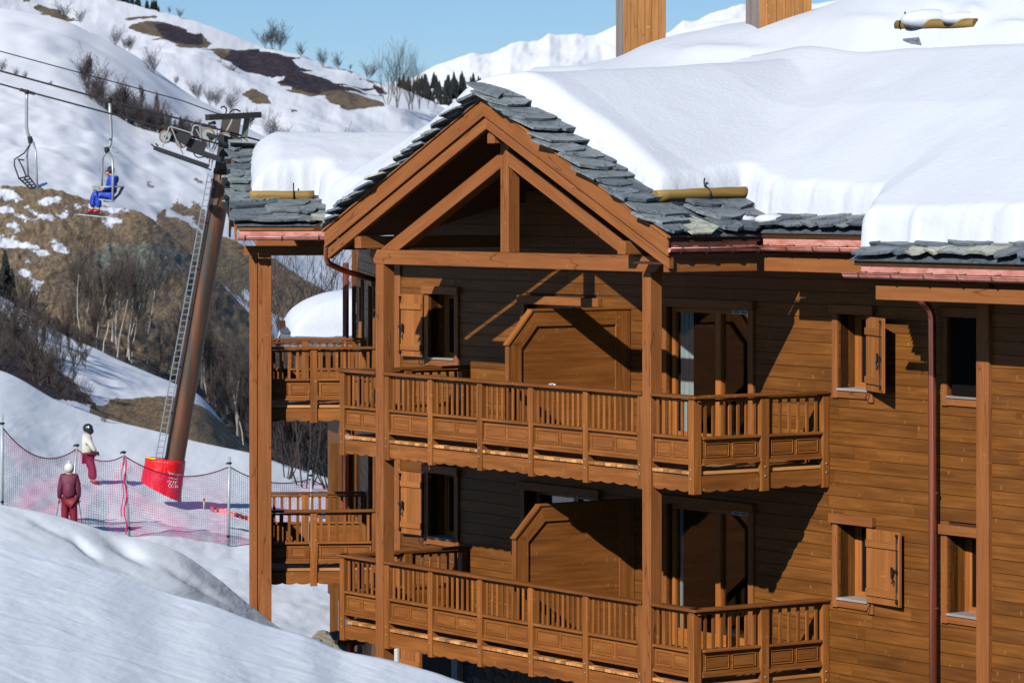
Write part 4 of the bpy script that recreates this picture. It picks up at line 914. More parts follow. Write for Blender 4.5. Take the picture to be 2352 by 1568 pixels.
# ------------------------------------------------------------------ neighbouring roof seen between the posts
o_ = P(668, 0, 84); NF = Fr((o_.x, o_.y), (.98, .2), (-.2, .98))
nb = empty('neighbour_chalet', NF.W(1.5, 2, GZ), 'far neighbouring chalet roof under a white mound, seen between the left posts', 'chalet')
nz = lambda u, v: -3.42+.42*(1.1-abs(v-1.1)) if not hasattr(v, 'shape') else -3.42+.42*(1.1-np.sqrt((v-1.1)**2+.1))
mb = MB(); t = [NF.W(u, v, nz(u, v)) for u, v in ((-.15, -.5), (6, -.5), (6, 1.1), (-.15, 1.1))]; mb.prism([q-Vector((0, 0, .1)) for q in t], (0, 0, .1)); r = mb.build('roof', W_DARK, nb); WO[r.name] = WO[nb.name]
mb = MB(); slates(mb, lambda s, t, h: NF.W(t, -.55+s*.92-h*.39, -3.66+s*.39+h*.92), 0, .9, -.2, 5, .26, .4); mb.build('slate', SLATE, r)
mb = MB(); mb.box(NF, 1.32, 6, .3, 3, GZ, -3.7, 'u'); mb.box(NF, .45, 1.315, .4, 2.5, -4.85, -3.75, 'u'); mb.build('wall', W_SID, nb)
snowcover('snow_cover', NF, [(0, -.02), (6, -.02), (6, 2.3), (0, 2.3)], [.5, .5, .8, 1.1], lambda U, V: .66+.13*U, lambda U, V: nz(U, V)*1.0, (-.1, 5.5), (-.1, 2.4), .06, lambda U, V: .04*vnoise(U, V, 1.1, 5, 2), 'tall snow mound on the neighbouring roof seen between the posts')
mb = MB(); mb.tube([NF.W(.9, -.3, -3.5), NF.W(1.5, -.35, -3.42)], .05, 6); mb.tube([NF.W(1.0, -.4, -3.5), NF.W(1.25, -.45, -3.35)], .03, 6); mb.build('hook', BLACK, r)

# ------------------------------------------------------------------ trees
BARK = mat('grey bark', (.045,.034,.030), .9); BARK2 = mat('brown twig bark', (.07,.054,.046), .9); BIRCH = mat('birch bark', (.42,.39,.35), .8); NEED = mat('conifer needles', (.012,.02,.016), .9); FARB = mat('far bark', (.085,.075,.085), .9); PURP = mat('purple brown twigs', (.105,.085,.095), .9)
class TB:
    def __init__(s): s.v = []; s.f = []
    def seg(s, a, b, ra, rb, n=3):
        d = (b-a).normalized(); p = d.cross(Vector((.3, .2, 1))).normalized(); q = d.cross(p); k = len(s.v)
        for c, r in ((a, ra), (b, rb)):
            for i in range(n):
                t = 2*math.pi*i/n; s.v.append(c+(p*math.cos(t)+q*math.sin(t))*r)
        for i in range(n): s.f.append((k+i, k+(i+1) % n, k+n+(i+1) % n, k+n+i))
    def mesh(s, name, m):
        me = bpy.data.meshes.new(name); me.from_pydata(s.v, [], s.f); me.materials.append(m); return me
fine = 0
def grow(tb, tc, p, d, L, r, lev, g, spread, up, rmin, first=0):
    n = 3 if lev else 5
    for i in range(n):
        d2 = (d+Vector((g.gauss(0, .13), g.gauss(0, .13), g.gauss(0, .05)+up*.08))).normalized(); q = p+d2*L/n
        r2 = max(rmin, r*(1-.75/n*(1 if lev else .8))); (tb if lev == 0 else tc).seg(p, q, r, r2, 5 if lev == 0 else 3)
        p, d, r = q, d2, r2
        if lev < 3+fine and (i >= first or lev):
            for k in range(g.choice((2, 3, 3) if lev < 2 else (2, 3))):
                a = g.uniform(0, 2*math.pi); s = Vector((math.cos(a), math.sin(a), 0))
                dd = (d*g.uniform(.5, 1)+s*spread*g.uniform(.6, 1.1)+Vector((0, 0, up*.3))).normalized()
                grow(tb, tc, p, dd, L*g.uniform(.38, .6)*(1-.25*i/n if lev == 0 else 1), max(rmin, r*.55), lev+1, g, spread, up, rmin)
def tree_mesh(kind, seed, rmin):
    global fine
    g = random.Random(seed); tb, tc = TB(), TB()
    if kind == 'round':
        grow(tb, tc, Vector((0,0,0)), Vector((0,0,1)), .78, .022, 0, g, .8, .6, rmin, 1)
    elif kind == 'birch':
        grow(tb, tc, Vector((0,0,0)), Vector((g.uniform(-.1,.1),0,1)), .95, .013, 0, g, .45, .9, rmin, 2)
    elif kind == 'oval':
        fine, old = -1, fine
        for i in range(6):
            a = i*1.257+g.uniform(-.3, .3); grow(tb, tc, Vector((math.cos(a)*.02, math.sin(a)*.02, 0)), Vector((math.cos(a)*.28, math.sin(a)*.28, 1)).normalized(), g.uniform(.55, .95), .007, 0, g, .75, .5, rmin, 0)
        fine = old
    elif kind == 'thin':
        fine, old = -1, fine
        for a in (0, 2.1, 4.2): grow(tb, tc, Vector((0,0,0)), Vector((math.cos(a)*.22, math.sin(a)*.22, 1)).normalized(), g.uniform(.7, 1), .008, 0, g, .5, .9, rmin, 0)
        fine = old
    elif kind in ('bush', 'nearbush'):
        rb = .011 if kind == 'bush' else .0048
        for i in range(6):
            a = g.uniform(0, 6.28); grow(tc, tc, Vector((math.cos(a)*.04, math.sin(a)*.04, 0)), Vector((math.cos(a)*.45, math.sin(a)*.45, 1)).normalized(), g.uniform(.6, .9), rb, 1, g, .6, .6, rmin, 0)
    elif kind == 'conifer':
        tb.seg(Vector((0,0,0)), Vector((0,0,1)), .018, .003, 5); N = 20
        for i in range(N):
            z = .08+.9*i/N; R_ = .20*(1-z)**.8+.012; m = 9
            for k in range(m):
                a = 2*math.pi*k/m+g.uniform(-.3, .3); rr = R_*g.uniform(.7, 1.25); dz = -.05-g.uniform(0, .04)
                c = Vector((math.cos(a), math.sin(a), 0)); s = Vector((-c.y, c.x, 0)); p = Vector((0, 0, z)); q = p+c*rr+Vector((0, 0, dz)); k0 = len(tc.v)
                tc.v += [p, p+c*rr*.6+s*rr*.28+Vector((0,0,dz*.8)), q, p+c*rr*.6-s*rr*.28+Vector((0,0,dz*.8)), p+c*rr*.5+Vector((0,0,dz*.2+.012))]
                tc.f += [(k0, k0+1, k0+4), (k0+1, k0+2, k0+4), (k0+2, k0+3, k0+4), (k0+3, k0, k0+4)]
    return tb, tc
TR = {}
def treebase(key, kind, seed, rmin, m1, m2):
    tb, tc = tree_mesh(kind, seed, rmin); one = TB(); one.v = tb.v+tc.v; one.f = tb.f+[tuple(i+len(tb.v) for i in f) for f in tc.f]
    me = bpy.data.meshes.new(key); me.from_pydata(one.v, [], one.f); me.materials.append(m1); me.materials.append(m2)
    me.polygons.foreach_set('material_index', [0]*len(tb.f)+[1]*len(tc.f)); me.update(); TR[key] = (me, tb, tc, m1, m2, kind)
for k in range(3): treebase(f'far_round{k}', 'oval', 50+k, .0026, FARB, FARB); treebase(f'round{k}', 'round', 70+k, .0026, BARK, BARK2); treebase(f'bush{k}', 'bush', 20+k, .0030, BARK2, BARK2); treebase(f'purple{k}', 'oval', 30+k, .0024, PURP, PURP)
for k in range(3): treebase(f'birch{k}', 'birch', 90+k, .0018, BIRCH, BARK2); treebase(f'conifer{k}', 'conifer', 10+k, 0, BARK, NEED); treebase(f'slim{k}', 'birch', 190+k, .0030, BARK, BARK2); treebase(f'near{k}', 'nearbush', 120+k, .0011, BARK, BARK); treebase(f'thin{k}', 'thin', 290+k, .0011, BARK, BARK)
TN = {'far_round': 'bare_tree', 'round': 'bare_tree', 'bush': 'bush', 'birch': 'birch_tree', 'conifer': 'fir_tree', 'slim': 'bare_tree', 'thin': 'bare_tree', 'near': 'bare_tree', 'purple': 'bare_tree'}
def zone(lab, loc, h):
    x = CX+F*loc.x/loc.y; hp = h*F/loc.y
    sz = 'tallest ' if hp > 105 else 'tall ' if hp > 75 else 'middling ' if hp > 50 else 'short ' if hp > 32 else 'tiny '
    for lim, w_ in ((40, 'at the left picture edge'), (110, 'left of the empty chair'), (175, 'between the two chairs'), (235, 'under the rider'), (290, 'right of the rider'), (350, 'well left of the ladder'), (430, 'beside the ladder'), (520, 'behind the mast'), (600, 'right of the mast'), (700, 'between the left posts'), (800, 'beside the copper downpipe'), (925, 'left of the gable verge'), (985, 'in the middle left'), (1045, 'in the middle right')):
        if x < lim: return sz+lab+', '+w_
    return sz+lab+', nearest the gable snow'
def plant(kind, loc, h, label, group=None, parts=False, wide=1):
    if group: label = zone(label, loc, h)
    me, tb, tc, m1, m2, kd = TR[f'{kind}{rng.randrange(3)}']; nm = TN[kind]; cat = 'bush' if nm == 'bush' else 'tree'
    if parts:
        o = empty(nm, loc, label, cat, group); 
        for n_, t_, m_ in (('trunk', tb, m1), ('crown', tc, m2)):
            if t_.f:
                q = bpy.data.objects.new(n_, t_.mesh(n_, m_)); COL.objects.link(q); q.parent = o
    else:
        o = bpy.data.objects.new(nm, me); COL.objects.link(o); o.location = loc; tag(o, label, cat, group)
    o.rotation_euler = (rng.gauss(0, .03), rng.gauss(0, .03), rng.uniform(0, 6.28)); s = h; o.scale = (s*wide, s*wide, s); return o
LE, LE1, LD, LC, LB, LA, LF = 'far hillside with patches of bare heath', 'gently folded snow slope in front of the far ridge', 'smooth snow slope behind the chairlift with a tan grass bank', 'brown grass and rock side of the ravine', 'snowy track with a tan earth mound', 'groomed snow run behind the net', 'shaded wooded slope beyond the ridge'
def tr(lay, kind, x, y, hp, label, group=None, parts=False, wide=1):
    p = on(lay, x, y); p.z -= .15; return plant(kind, p, hp*p.y/F, label, group, parts, wide)
for x, y, h, lb in ((608,110,42,'bare tree left in the cluster on the far ridge'), (626,113,58,'tallest bare tree of the ridge cluster'), (643,115,50,'bare tree right in the cluster on the far ridge'), (692,131,30,'faint thin tree right of the ridge cluster'), (742,153,38,'small round bare tree on the ridge line'), (777,159,34,'slim bare tree on the ridge line'), (804,160,12,'tiny shrub on the ridge line'), (846,184,42,'bare tree on the ridge behind the wing roof'), (390,30,14,'small shrub high on the ridge'), (413,41,20,'thin sapling high on the ridge'), (503,155,20,'small tree below the dark heath patch'), (528,174,30,'small tree at the foot of the dark heath')):
    tr(LE, 'far_round', x, y, h, lb)
for x, y, h, lb in ((146,46,40,'bare tree at the top left of the snow slope'), (184,52,30,'leaning bare tree near the top left'), (264,106,42,'tall tree of the trio in the middle of the slope'), (287,113,30,'middle tree of the trio on the slope'), (297,117,32,'right tree of the trio on the slope'), (352,170,54,'lone rounded tree with dense crown on the slope fold'), (457,230,44,'left tree of the row above the lift head'), (482,240,38,'second tree of the row above the lift head'), (496,244,38,'third tree of the row above the lift head'), (531,258,50,'large pale tree of the row above the lift head'), (575,292,40,'tree right of the row above the lift head'), (404,193,20,'tiny tree below the lone rounded tree'), (624,322,60,'slim tree beside the crossarm'), (655,330,40,'small tree right of the crossarm')):
    tr(LE1, 'far_round', x, y, h, lb)
for x, y, h in ((5,165,28),(36,175,20),(57,181,18),(115,198,14)): tr(LD, 'far_round', x, y, h, 'faint tree on the left snow crest', 'small trees on the left crest')
# strip of woodland above the lift line
hx = [195,212,235,255,285,315,345,380,420,455,480]; hh = [95,100,84,80,84,78,66,56,60,46,34]
for i in range(80):
    x = rng.uniform(197, 470); c = np.interp(x, *zip(*crD)); h = np.interp(x, hx, hh)
    tr(LD, rng.choice(('purple', 'purple', 'slim')), x, c+rng.uniform(0, 3), h*rng.uniform(.35, 1.0)**1.2, 'reddish brown tree of the wood above the lift', 'trees of the wood above the lift line', wide=.9)
for x, h in ((418, 62), (300, 58), (374, 55)): tr(LD, 'conifer', x, np.interp(x, *zip(*crD))+2, h, 'pointed fir in the wood above the lift', 'firs in the wood above the lift line', wide=1.2)
for i in range(50):
    x = rng.uniform(207, 480); c = np.interp(x, *zip(*crD)); tr(LD, 'bush', x, c+rng.uniform(0, 4), rng.uniform(16, 34), 'brown thicket under the wood', 'thicket under the wood')
# trees behind the wing roof
for x, y, h, k, lb in ((912,258,142,'thin','tallest bare tree behind the wing roof snow'), (889,250,100,'thin','slim bare tree behind the wing roof snow'), (940,255,80,'thin','spreading bare tree beside the tallest one'), (947,254,106,'thin','upright thin tree right of the tallest one'), (963,252,92,'thin','upright thin tree near the gable snow'), (984,250,46,'thin','low bare tree near the gable snow'), (999,250,40,'thin','last thin tree before the gable snow')):
    tr(LE, k, x, y, h, lb, wide=.85)
for i in range(150):
    x = 915+rng.random()*190; tr(LF, 'conifer', x, rng.uniform(204, 252), rng.uniform(26, 46), 'dark fir beyond the ridge', 'firs of the forest beyond the ridge', wide=1.2)
for i in range(16): x = rng.uniform(268, 366); tr(LE, 'conifer', x, np.interp(x, *zip(*crE))+rng.uniform(0, 3), rng.uniform(14, 28), 'dark fir on the far ridge top', 'firs on top of the far ridge', wide=1.5)
# ravine wood
bcr = lambda x: np.interp(x, [-250,0,66,109,152,218,274,381,470,483,508,559,640,800,1300], [600,678,716,741,772,797,827,873,909,939,962,1025,1085,1140,1300])
def cpt(x, y, dz=0):
    p = on(LC, x, y); return p
for i in range(22):
    x = rng.choice((rng.uniform(150, 345), rng.uniform(150, 345), rng.uniform(430, 560))); p = cpt(x, bcr(x)+rng.uniform(-30, 10)); plant('birch', p, rng.uniform(85, 190)*p.y/F, 'white stemmed birch in the ravine', 'birches in the ravine', wide=.9)
for i in range(38):
    x = rng.uniform(120, 600); p = cpt(x, bcr(x)+rng.uniform(-55, 10)); plant(rng.choice(('slim', 'thin', 'slim')), p, rng.uniform(35, 110)*p.y/F, 'dark leafless tree in the ravine', 'leafless trees in the ravine')
for i in range(44):
    x = rng.uniform(560, 850); p = cpt(x, rng.uniform(930, 1120)); plant(rng.choice(('slim', 'round', 'birch')), p, rng.uniform(60, 130)*p.y/F, 'leafless gully tree below the side balcony', 'leafless trees in the gully')
for i in range(30):
    x = rng.uniform(430, 800); p = cpt(x, bcr(x)-rng.uniform(-5, 90)); plant('bush', p, rng.uniform(35, 70)*p.y/F, 'dark scrub on the ravine floor', 'scrub on the ravine floor')
lo_ = lambda x: np.interp(x, [-100,0,60,120,210], [780,800,850,890,935])
for i in range(44):
    x = -60+rng.random()**.8*265; y = rng.uniform(bcr(x)+34, min(935, np.interp(x, [-60,0,127,203,254], [850,865,925,950,968])+4)); tr(LB, rng.choice(('bush', 'slim', 'bush', 'round')), x, y, rng.uniform(55, 130)*np.interp(x, [0, 150, 215], [1.1, .75, .45]), 'dark leafless shrub on the left bank', 'shrubs on the left bank', wide=.9)
for x, y, h, lb in ((12,705,140,'dark fir at the left edge below the brown slope'), (-12,710,165,'dark fir cut by the left edge'), (27,700,90,'small dark fir beside the left edge fir')): p = cpt(x, y); plant('conifer', p, h*p.y/F, lb)
p = on(LA, 702, 1120); plant('near', p, 535*p.y/F, 'big dark branched tree seen between the left posts', parts=True, wide=.85)
p = on(LA, 655, 1100); plant('near', p, 440*p.y/F, 'smaller branched tree left of the big one between the posts', parts=True, wide=.8)
p = on(LA, 765, 1130); plant('near', p, 500*p.y/F, 'branched tree behind the neighbouring roof mound', parts=True, wide=.8)
p = on(LA, 672, 1058); p = on(LA, 680, 1075)
for x, y in ((655,1072),(700,1085)): tr(LA, 'bush', x, y, 18, 'tiny shrub poking from the snow run', 'tiny shrubs on the snow run')
tr(LA, 'bush', 240, 968, 30, 'small bush behind the white jacketed skier')

# ------------------------------------------------------------------ chairlift
RUST = mat('rusted pylon steel', (.12,.06,.035), .55, .3); _t = NT(RUST); _c = _t.n('ShaderNodeTexCoord').outputs['Object']
_n = _t.noise(_t.mapp(_c, (2.2, 2.2, .28)), 1.2, 5, .62, .6); _t.l(_t.ramp(_n, [(.3, (.035,.038,.03)), (.45, (.085,.045,.025)), (.55, (.16,.055,.025)), (.7, (.06,.05,.035))]), _t.b.inputs['Base Color'])
ALU = mat('pale tube steel', (.4,.43,.42), .4, .4); RUB = mat('sheave rubber', (.30,.17,.10), .7); GREYM = mat('grey wheel disc', (.3,.33,.33), .5, .3)
ZP = 102.0; C1 = lambda x, y, Z=ZP: P((500+x/5.6)/1.506, (350+y/5.6)/1.506, Z)
pyb = P(398, 1090, ZP); py = empty('chairlift_pylon', P(392, 1140, ZP), 'leaning rusty chairlift pylon with ladder, sheaves and black catwalks', 'lift pylon')
mb = MB(); mb.tube([P(390, 1130, ZP), P(401, 1055, ZP), P(454, 740, ZP), P(508, 424, ZP), P(514, 390, ZP)], .285, 28); mb.build('mast', RUST, py, 0, True)
mb = MB(); mb.tube([P(508.5, 420, ZP), P(509.5, 414, ZP)], .31, 24); mb.tube([P(454, 742, ZP), P(454.4, 739, ZP)], .29, 24); mb.build('flange', RUST, py)
mb = MB(); mb.beam(P(514, 395, ZP), P(533, 268, ZP), .5, .5, Vector((0, 1, 0))); mb.build('mast_head', mat('dark brown steel', (.06,.045,.035), .5, .3), py, .01)
for q0, q1 in (((478, 398), (356, 1060)), ((490.5, 398), (371, 1060))):
    mb = MB(); mb.tube([P(*q0, ZP-.25), P(*q1, ZP-.25)], .017, 6); mb.build('ladder_rail', STEEL, py)
mb = MB()
for i in range(48): t = (i+.5)/48; mb.tube([P(478+(356-478)*t, 398+662*t, ZP-.25), P(490.5+(371-490.5)*t, 398+662*t, ZP-.25)], .012, 5)
mb.build('ladder_rungs', STEEL, py)
mb = MB(); mb.tube([P(494, 424, ZP-.25), P(380, 1060, ZP-.25)], .02, 6)
for t in (.02, .17, .33, .5, .67, .83): mb.tube([P(490.5+(371-490.5)*t, 398+662*t, ZP-.25), P(494.5+(381-494.5)*t+6, 400+662*t+3, ZP-.2)], .025, 5)
mb.build('cable_conduit', BLACK, py)
mb = MB(); mb.beam(P(475, 270, ZP-2.2), P(597, 264, ZP-1), .17, .165); mb.build('crossarm', mat('crossarm steel', (.05,.04,.035), .5, .4), py, .01)
def wheel(x, y, Z, r):
    c = C1(x, y, Z); mb = MB(); n = 28
    ring = [c+Vector((math.cos(a)*r*.9, 0, math.sin(a)*r*.9)) for a in [2*math.pi*i/n for i in range(n+1)]]
    mb.tube(ring, r*.13, 6, cap=False); w_ = mb.build('sheave', RUB, py, 0, True); WO[w_.name] = WO[py.name]
    mb = MB(); mb.tube([c-Vector((0, .03, 0)), c+Vector((0, .03, 0))], r*.78, 24); mb.build('disc', GREYM, w_)
    mb = MB(); mb.tube([c-Vector((0, .09, 0)), c+Vector((0, .09, 0))], r*.2, 10); mb.build('axle', BLACK, w_)
ZN, ZR = 99.5, 101.2
wheel(410, 690, ZN, .185); wheel(730, 780, ZN, .185); wheel(1225, 650, ZR-.3, .205); wheel(1565, 740, ZR-.3, .205); wheel(1880, 830, ZR-.3, .2)
def bar(pts, r, m, nm, Z): mb = MB(); mb.tube([C1(x, y, Z) for x, y in pts], r, 7); return mb.build(nm, m, py)
mb = MB(); mb.beam(C1(470, 680, ZN+.1), C1(1180, 900, ZN+.1), .12, .26); mb.beam(C1(330, 480, ZN), C1(450, 540, ZN), .1, .1); mb.beam(C1(640, 620, ZN-.1), C1(860, 760, ZN-.1), .08, .3); mb.build('sheave_beam', DSTEEL, py)
mb = MB(); mb.beam(C1(1205, 640, ZR-.45), C1(1400, 700, ZR-.45), .06, .11); mb.beam(C1(1420, 690, ZR-.45), C1(1720, 790, ZR-.45), .08, .2); mb.beam(C1(1110, 460, ZR), C1(1380, 520, ZR), .1, .1); mb.beam(C1(1300, 400, ZR+.3), C1(1320, 470, ZR+.3), .2, .2); mb.build('sheave_beam', DSTEEL, py)
for pts, z in (([(345,890),(480,500),(510,490),(610,730),(745,1030)], ZN-.2), ([(500,490),(905,620)], ZN-.2), ([(860,840),(950,490),(990,470),(1050,475),(1075,520),(1100,940)], ZN+.2), ([(930,620),(940,900)], ZN+.2), ([(940,745),(1080,745)], ZN+.2), ([(990,520),(1170,860)], ZN+.3), ([(1250,470),(1360,470),(1400,540),(1420,760)], ZR), ([(1250,800),(1265,980)], ZR), ([(1390,740),(1290,990)], ZR), ([(1420,800),(1320,1010)], ZR), ([(1280,1000),(1240,1280)], ZR), ([(1340,1010),(1290,1300)], ZR)):
    bar(pts, .02, ALU, 'guard_rail', z)
for a, b, w, z in (((190,905),(1235,1265), .11, ZN-.3), ((240,960),(1300,1335), .035, ZN-.3), ((830,910),(1720,1215), .15, ZR), ((900,960),(1720,1260), .05, ZR)):
    mb = MB(); mb.beam(C1(*a, z), C1(*b, z), .45 if w > .1 else .05, w); mb.build('catwalk', DSTEEL, py)
for pts in ([(130,830),(190,890)], [(215,820),(270,875)]): bar(pts, .02, DSTEEL, 'guard_rail', ZN-.3)
bar([(950,1000),(980,1060),(1030,1095),(1180,1080),(1230,1110)], .018, DSTEEL, 'guard_rail', ZN)
bar([(1480,140),(1500,110),(1540,105),(1580,140),(1590,190),(1560,260),(1600,290)], .022, BLACK, 'cable_loop', ZP-1.2); bar([(1640,230),(1700,175),(1780,165),(1860,205)], .025, BLACK, 'cable_loop', ZP-1.2); bar([(1720,190),(1700,350),(1660,450),(1590,580)], .03, ALU, 'cable_loop', ZP-1.3)
mb = MB(); mb.beam(C1(2090, 150, ZP-1), C1(2090, 240, ZP-1), .1, .1); mb.beam(C1(1990, 320, ZP-1.1), C1(1930, 700, ZP-1.1), .16, .16); mb.beam(C1(2040,300,ZP-.9), C1(2110,370,ZP-.9), .1,.1); mb.beam(C1(1640, 200, ZP-1.2), C1(1640, 300, ZP-1.2), .16, .2); mb.build('bracket', mat('bracket grey steel', (.1,.11,.1), .5, .4), py)
def rope(pts, r, nm, lb): mb = MB(); mb.tube(pts, r, 6); o = mb.build(nm, BLACK, None, 0, True); return tag(o, lb, 'cable')
r1 = lambda x: np.interp(x, [-300,0,61,368,381,419,560], [128,193,210,292,297.5,308,347]); r2 = lambda x: np.interp(x, [-300,0,254,465,477,518,620], [82,163,232.5,287,290.5,301.5,330])
rope([P(x, r1(x), ZN) for x in (-300,-150,0,61,160,260,368,381,419,560)], .027, 'haul_rope', 'near lift cable carrying the empty chair')
rope([P(x, r2(x), ZR-.3) for x in (-300,-150,0,120,254,360,465,477,518,620)], .03, 'haul_rope', 'far lift cable carrying the chair with a rider')
rope([P(x, y, ZP-1.2) for x, y in ((-300,38),(0,118),(150,158.5),(300,199),(417,231),(496,260),(510,263))], .018, 'signal_cable', 'thin upper cable running to the pylon crossarm')
BLUEM = mat('blue seat pad', (.02,.09,.45), .5)
def tubes(par, nm, lst, r, m, Z):
    for pts in lst:
        mb = MB(); mb.tube([P(x, y, Z+(q[2] if len(q) > 2 else 0)) for q in pts for x, y in [q[:2]]], r, 7); mb.build(nm, m, par, 0, True)
Z1 = ZN
c1 = empty('lift_chair', P(66, 435, Z1), 'empty lift chair with raised bar and blue seat pad, leftmost on the cable', 'lift chair', 'chairs on the lift')
tubes(c1, 'hanger', [[(62,211),(61,230),(61,291),(63,304),(70,322)]], .045, ALU, Z1)
mb = MB(); mb.beam(P(46,206,Z1), P(80,216,Z1), .08, .09); mb.ball(P(62,212,Z1), .075); mb.build('grip', BLACK, c1)
mb = MB(); mb.ball(P(70,322,Z1), .075); mb.beam(P(68,314,Z1), P(71,330,Z1), .1, .12); mb.build('pivot', DSTEEL, c1)
tubes(c1, 'bail', [[(70,328,.2),(63,346,.4),(62,359,.45),(64.6,406,.45)], [(76,326,-.2),(81,344,-.4),(83,369,-.45),(86,436,-.45)]], .03, ALU, Z1)
tubes(c1, 'safety_bar', [[(71,329,.2),(55,352.6,.3),(33.5,366,.3),(33,380,.3),(44,411,.3)], [(41.7,365,-.3),(52,384,-.3),(61,407.5,-.3)], [(41,366,0),(56,368,0)]], .02, DSTEEL, Z1)
mb = MB()
for i in range(5): t = i/4; mb.beam(P(44+24*t, 410+21*t, Z1+.45), P(65+19*t, 405+25*t, Z1-.45), .04, .035)
for a, b in (((44,410,.45),(70,434,.45)), ((65,404,-.45),(86,431,-.45)), ((54,407,0),(77,433,0))): mb.beam(P(a[0],a[1],Z1+a[2]), P(b[0],b[1],Z1+b[2]), .04, .04)
mb.build('backrest', DSTEEL, c1)
mb = MB()
for i in range(4): t = i/3; mb.beam(P(70+26*t, 434-8*t, Z1+.45), P(86+21*t, 432-10*t, Z1-.45), .05, .03)
mb.build('seat_frame', DSTEEL, c1)
mb = MB(); mb.prism([P(72,433,Z1+.45), P(86,430,Z1-.45), P(108,421,Z1-.45), P(97,424,Z1+.45)], (0, 0, .035)); mb.build('seat', BLUEM, c1)
Z2 = ZR-.3
c2 = empty('lift_chair', P(250, 462, Z2), 'lift chair with lowered bar carrying the rider in blue', 'lift chair', 'chairs on the lift')
tubes(c2, 'hanger', [[(252,231),(253,267),(255.5,308),(254,326),(252,334),(247,342)]], .048, ALU, Z2)
mb = MB(); mb.beam(P(226,226,Z2), P(268,238,Z2), .08, .1); mb.ball(P(252,232,Z2), .085); mb.build('grip', BLACK, c2)
mb = MB(); mb.ball(P(246,345,Z2), .08); mb.beam(P(244,338,Z2), P(247,352,Z2), .1, .12); mb.build('pivot', DSTEEL, c2)
tubes(c2, 'bail', [[(242,352,.15),(236,363,.4),(234.5,390,.45),(234,430,.45)], [(251,350,-.15),(258,366,-.4),(259.5,400,-.45),(258.5,462,-.45)]], .032, ALU, Z2)
tubes(c2, 'safety_bar', [[(211.5,429,-.4),(284.6,429,-.4)], [(213,430,-.4),(215,444,-.4)], [(216,430,.4),(222,438,.4),(213,436,-.4)]], .02, ALU, Z2)
tubes(c2, 'backrest', [[(284,429,-.42),(276,445,-.42),(262,459,-.42)], [(280,430,.4),(272,446,.4),(258,459,.4)], [(276,445,-.42),(272,446,.4)], [(281,436,-.42),(277,437,.4)]], .022, DSTEEL, Z2)
mb = MB()
for i in range(5): t = i/4; mb.beam(P(229+32*t, 456+4*t, Z2+.45), P(229+32*t, 458+4*t, Z2-.45), .05, .03)
mb.beam(P(229,457,Z2+.45), P(262,461,Z2+.45), .03, .04); mb.beam(P(229,458,Z2-.45), P(262,462,Z2-.45), .03, .04); mb.build('seat', ALU, c2)

# ------------------------------------------------------------------ people
def skin(name, pts, edges, rad, m, parent=None, org=None, sub=1):
    org = org if org is not None else (WO[parent.name] if parent else Vector((0,0,0)))
    me = bpy.data.meshes.new(name); me.from_pydata([Vector(p)-org for p in pts], edges, []); me.materials.append(m)
    o = bpy.data.objects.new(name, me); COL.objects.link(o); sk = o.modifiers.new('skin', 'SKIN'); sk.use_smooth_shade = True
    if not me.skin_vertices:
        bm = bmesh.new(); bm.from_mesh(me); bm.verts.layers.skin.verify(); bm.to_mesh(me); bm.free()
    for i, r in enumerate(rad): me.skin_vertices[0].data[i].radius = (r, r) if not hasattr(r, '__len__') else r
    me.skin_vertices[0].data[0].use_root = True
    ss = o.modifiers.new('sub', 'SUBSURF'); ss.levels = sub; ss.render_levels = sub
    if parent: o.parent = parent
    return o
SKINM = mat('skin', (.55,.27,.2), .6); 
